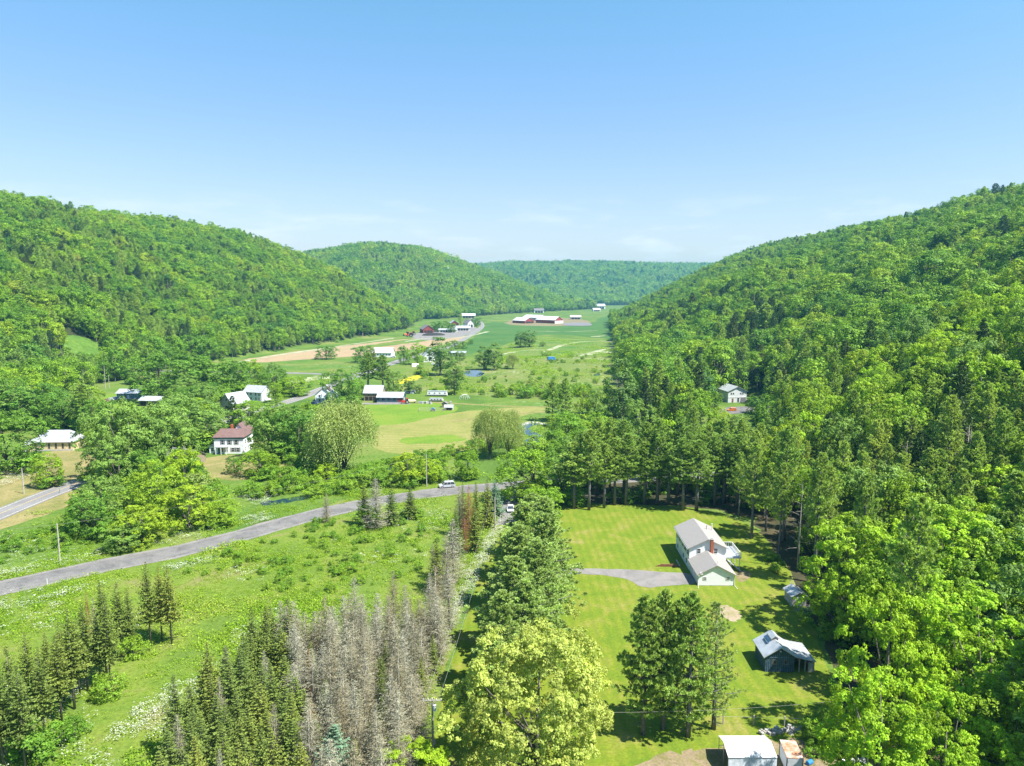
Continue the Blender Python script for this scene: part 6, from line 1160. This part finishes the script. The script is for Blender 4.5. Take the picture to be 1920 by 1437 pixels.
b = bld('vehicle', 1034, 676, 15, 'small blue boxy vehicle parked in the far pasture', 'vehicle'); MB().hull([(-3.5, -1.6, .6), (3.5, -1.6, .6), (3.5, 1.6, .6), (-3.5, 1.6, .6)], [(-3.2, -1.5, 3.2), (2.2, -1.5, 3.2), (2.2, 1.5, 3.2), (-3.2, 1.5, 3.2)]).build('body', M_plast, b)
for x_ in (-2.2, 2.2): wheel(b, x_, -1.5, .55, .3, 'y'); wheel(b, x_, 1.5, .55, .3, 'y')
MB().box(-3.4, 2.3, -1.62, -1.5, 3.2, 3.3).build('roof_edge', M_trim, b)
# ================================================================== vehicles
def car(x, y, rz, label, col, L_=4.7, W_=1.9, H_=1.7, suv=True, px=True):
    """nose towards local -x"""
    b = bld('parked_car', x, y, rz, label, 'car', px); l = L_ / 2; hw_ = W_ / 2; belt = H_ * .56
    prof = [(-l, .45), (-l + .05, belt * .82), (-l + .25, belt * .93), (-l + 1.15, belt), (l - .12, belt), (l, belt * .8), (l, .4), (l - .2, .28), (-l + .2, .28)]
    body = MB().prism(prof, -hw_, hw_, 'y'); o = body.build('body', col, b)
    bv = o.modifiers.new('bevel', 'BEVEL'); bv.width = .07; bv.segments = 2
    a0, a1 = -l + 1.05, (l - .15 if suv else l - .75); t0, t1 = -l + 1.75, (l - .45 if suv else l - 1.45); i_ = .16
    g_ = MB().hull([(a0, -hw_ + .04, belt), (a1, -hw_ + .04, belt), (a1, hw_ - .04, belt), (a0, hw_ - .04, belt)], [(t0, -hw_ + i_ + .06, H_ - .05), (t1, -hw_ + i_ + .06, H_ - .05), (t1, hw_ - i_ - .06, H_ - .05), (t0, hw_ - i_ - .06, H_ - .05)]).build('windows', M_glass, b)
    rf = MB().hull([(t0 - .03, -hw_ + i_ + .03, H_ - .05), (t1 + .03, -hw_ + i_ + .03, H_ - .05), (t1 + .03, hw_ - i_ - .03, H_ - .05), (t0 - .03, hw_ - i_ - .03, H_ - .05)], [(t0 + .1, -hw_ + i_ + .1, H_ + .02), (t1 - .08, -hw_ + i_ + .1, H_ + .02), (t1 - .08, hw_ - i_ - .1, H_ + .02), (t0 + .1, hw_ - i_ - .1, H_ + .02)]).build('roof', col, b)
    for s_ in (-1, 1):
        ys = s_ * (hw_ - .02); yt = s_ * (hw_ - i_ - .03)
        for u in ((0., .33, .64, 1.) if suv else (0., .45, 1.)):
            xb = a0 + (a1 - a0) * u; xt = t0 + (t1 - t0) * u; MB().tube([(xb, ys, belt), (xt, yt, H_ - .04)], .055, 5).build('pillar', col, b)
        if suv: MB().tube([(t0 + .2, s_ * (hw_ - .35), H_ + .07), (t1 - .1, s_ * (hw_ - .35), H_ + .07)], .025, 5).build('roof_rail', M_rim, b)
        for x_ in (-l + .9, l - .95): wheel(b, x_, s_ * (hw_ - .08), .36, .24, 'y')
        MB().cbox(-l + .03, s_ * (hw_ - .32), belt * .68, .1, .36, .14).build('headlight', M_lamp_w, b); MB().cbox(l - .02, s_ * (hw_ - .2), belt * .68, .08, .26, .24).build('tail_light', M_lamp_r, b)
        MB().cbox(a0 + .35, s_ * (hw_ + .1), belt + .03, .14, .2, .13).build('mirror', col, b)
    MB().box(-l - .02, -l + .06, -hw_ + .5, hw_ - .5, .5, belt * .66).build('grille', M_dark, b); MB().box(l - .02, l + .03, -.26, .26, .62, .74).build('number_plate', M_trim, b)
    return b
car(838, 914, 14, 'silver SUV parked on the verge of the county road', paint('silver_paint', (.42, .43, .46)), 5.0, 2.0, 1.85)
car(957, 958, 92, 'white car parked in the drive between spruces and pines', paint('white_paint', (.62, .63, .65)), 4.5, 1.85, 1.55, False)
car(1372, 771, -3, 'orange car on the pad below the grey hillside house', paint('orange_paint', (.85, .22, .015)), 4.5, 1.85, 1.6)
car(588, 758, -10, 'dark blue car beside the white roadside house', paint('blue_car_paint', (.03, .07, .22)), 4.6, 1.85, 1.5, False)
car(737, 671, -12, 'white car beside the long white building', paint('white_paint_b', (.8, .8, .8)), 4.7, 1.9, 1.6)
for i, (x, y, c_, lab) in enumerate(((205, 752, (.6, .6, .62), 'pale car at the left of the blue cabin'), (196, 754, (.25, .03, .04), 'dark red car left of the blue cabin'), (214, 750, (.05, .09, .2), 'dark car nearest the blue cabin'), (812, 684, (.75, .76, .78), 'white car in front of the house by the highway'), (822, 686, (.04, .1, .2), 'dark blue car behind the poplar by the highway'), (645, 756, (.1, .1, .11), 'black car beside the barn lane'))):
    car(x, y, 10 + 25 * i, lab, paint('car_paint_%d' % i, c_), 4.6, 1.85, 1.55, i % 2 == 0)
# boat-like canopy, tables in the meadow are too small to make out
# ================================================================== poles and wires
POLES = {}
def pole(key, x, yb, yt, label, arm=None, tr=False, h=None, rz=0):
    X, Y = G(x, yb); H = h or hgt_for(X, Y, 0, yt); b = empty('utility_pole', (X, Y, zat(X, Y)), rz, label, 'pole')
    MB().tube([(0, 0, -.3), (0, 0, H * .5), (0, 0, H)], [.16, .14, .11], 8).build('shaft', M_pole, b)
    if arm:
        a = MB().box(-arm / 2, arm / 2, -.14, -.04, H - .35, H - .23).build('crossarm', M_pole, b)
        for u in (-.45, -.2, .2, .45): MB().tube([(u * arm, -.09, H - .23), (u * arm, -.09, H - .08), (u * arm, -.09, H)], [.05, .06, .03], 6).build('insulator', M_tank, a)
        for s_ in (-1, 1): MB().tube([(0, -.1, H - .85), (s_ * arm * .3, -.1, H - .36)], .02, 4).build('brace', M_rim, b)
    if tr:
        t_ = MB().tube([(.3, -.05, H - 1.75), (.3, -.05, H - 1.7), (.3, -.05, H - .95), (.3, -.05, H - .9)], [.12, .22, .22, .1], 12).build('transformer', M_tank, b); MB().tube([(.3, -.05, H - .9), (.3, -.05, H - .7)], .05, 6).build('bushing', M_oldgrey, t_)
        MB().box(.1, .34, -.16, .06, 1.6, 2.1).build('meter_box', M_oldgrey, b)
    POLES[key] = (X, Y, H); return b
pole('near', 812, 1416, 1309, 'weathered utility pole with crossarm and transformer at the bottom left of the pale tree', 2.6, True)
pole('strip', 928, 993, 933, 'thin utility pole beside the mown strip and white flowers'); pole('road', 800, 913, 852, 'roadside pole left of the silver SUV'); pole('left', 113, 1056, 982, 'grey pole standing in the meadow left of the thicket'); pole('hall', 45, 926, 878, 'pole beside the highway in front of the tan hall')
pole('tall', 198, 729, 690, 'tall yellowish pole in the clearing behind the blue cabin', h=14); pole('tall2', 205, 728, 708, 'shorter pole beside the tall yellowish pole', h=8); pole('hw', 513, 736, 712, 'pole on the highway bank left of the white roadside house', h=9); pole('slope', 1397, 722, 702, 'pole behind the grey hillside house', h=9); pole('field', 775, 650, 634, 'thin pole in the bare field', h=12); pole('pasture', 1047, 676, 664, 'thin pole in the far pasture', h=10)
pole('hall2', 300, 845, 790, 'pole beside the highway hidden among the ash trees', h=9)
def wire(p, q, sag, label, dz0=0, dz1=0, dx=0):
    a = Vector((p[0] + dx, p[1], p[2] + dz0)); c = Vector((q[0] + dx, q[1], q[2] + dz1)); pts = [a.lerp(c, t_) - Vector((0, 0, sag * 4 * t_ * (1 - t_))) for t_ in np.linspace(0, 1, 13)]
    o = MB().tube(pts, .013, 4).build('power_line', M_wood); tag(o, label, 'wire')
wire(POLES['near'], POLES['strip'], 1.2, 'left wire along the mown strip', -.1, -.1, -.9); wire(POLES['near'], POLES['strip'], 1.2, 'right wire along the mown strip', -.1, -.1, .9); wire(POLES['strip'], POLES['road'], .8, 'wire from the strip pole to the roadside pole', -.2, -.2)
wire(POLES['left'], POLES['road'], 1.8, 'long wire over the meadow beside the county road', -.2, -.2); wire(POLES['left'], (-290., 95., 9.), 1.5, 'wire leaving the left edge', -.2, 0); wire(POLES['hall'], POLES['hall2'], 1.2, 'wire over the highway by the tan hall', -.2, -.2); wire(POLES['near'], (52., 88., 7.), 1.6, 'service wire crossing behind the pale tree and lawn pines', -1.2, 0); wire((52., 88., 7.), (110., 92., 14.), 1., 'service wire leaving through the right wood')
wp_ = empty('utility_pole', (52., 88., 0), 0, 'pole standing at the wood edge beyond the trailer', 'pole'); MB().tube([(0, 0, -.3), (0, 0, 7.2)], [.14, .1], 8).build('shaft', M_pole, wp_)
# roadside things
def post(x, y, h, m, label, name='marker_post', cat='post'):
    X, Y = G(x, y); r = empty(name, (X, Y, 0), 0, label, cat); MB().cbox(0, 0, 0, .1, .1, h).build('stake', m, r); MB().cbox(0, 0, h, .14, .05, .18).build('plate', M_trim, r)
post(89, 1098, 1.3, M_trim, 'white marker post on the near verge of the county road'); post(112, 925, 1.5, M_teal, 'pale teal marker post beside the highway bend')
# creek rocks
for i in range(26):
    u = i / 25; x = 978 + u * 42; y = 797 - 4 * math.sin(u * 3.1) + random.uniform(-1, 1); X, Y = G(x, y); s2 = random.uniform(.5, 1.1)
    q = MB().hull([(s2 * math.cos(a) * random.uniform(.8, 1.2), s2 * .8 * math.sin(a), 0) for a in (0, 1.1, 2.2, 3.2, 4.3, 5.3)], [(s2 * .6 * math.cos(a), s2 * .5 * math.sin(a), s2 * .6) for a in (0, 1.1, 2.2, 3.2, 4.3, 5.3)]).build('boulder', M_conc); q.location = (X, Y, 0); tag(q, 'grey boulder in the riprap line on the creek bend', 'rock', 'boulders on the creek bend')
# fence rail behind the trailer
fx = empty('rail_fence', (*G(1465, 1362), 0), math.radians(-3), 'single-rail wire fence crossing the lawn above the shelter', 'fence')
for i in range(5): MB().cbox(-8 + i * 4.2, 0, 0, .14, .14, 1.5).build('post', M_wood, fx)
MB().tube([(-9, 0, 1.2), (9, 0, 1.25)], .018, 4).build('wire', M_oldgrey, fx)
# fallen tree at the right of the shed
ft = empty('fallen_tree', (*G(1545, 1042), 0), 0, 'pale fallen tree leaning in the pine wood right of the deck', 'tree')
MB().tube([(-6, 0, 5.2), (0, 0, 6.5), (5, 1, 4.8), (9, 2, 1.0)], [.05, .12, .16, .2], 6).build('trunk', bark_dead, ft)
bb = MB()
for i in range(14): p0 = Vector((-5 + i * .8, 0, 5.6)); bb.tube([p0, p0 + Vector((random.gauss(-.6, .5), random.gauss(0, .5), random.gauss(.2, .7)))], [.04, .012], 4)
bb.build('branches', bark_dead, ft)['kind'] = 'stuff'
# ------------------------------------------------------------------ haze
b_ = MB().box(-13500, 13500, -7500, 15500, -2, 330)
hz = b_.build('haze', bpy.data.materials.new('valley_air')); hm = hz.data.materials[0]; hm.use_nodes = True; t = hm.node_tree; t.nodes.clear()
o_ = t.nodes.new('ShaderNodeOutputMaterial'); pv = t.nodes.new('ShaderNodeVolumePrincipled')
pv.inputs['Color'].default_value = (.17, .58, .80, 1); pv.inputs['Density'].default_value = 1.15e-4; pv.inputs['Anisotropy'].default_value = .2
t.links.new(pv.outputs[0], o_.inputs['Volume']); tag(hz, 'faint bluish summer haze over the valley', 'haze', kind='stuff')
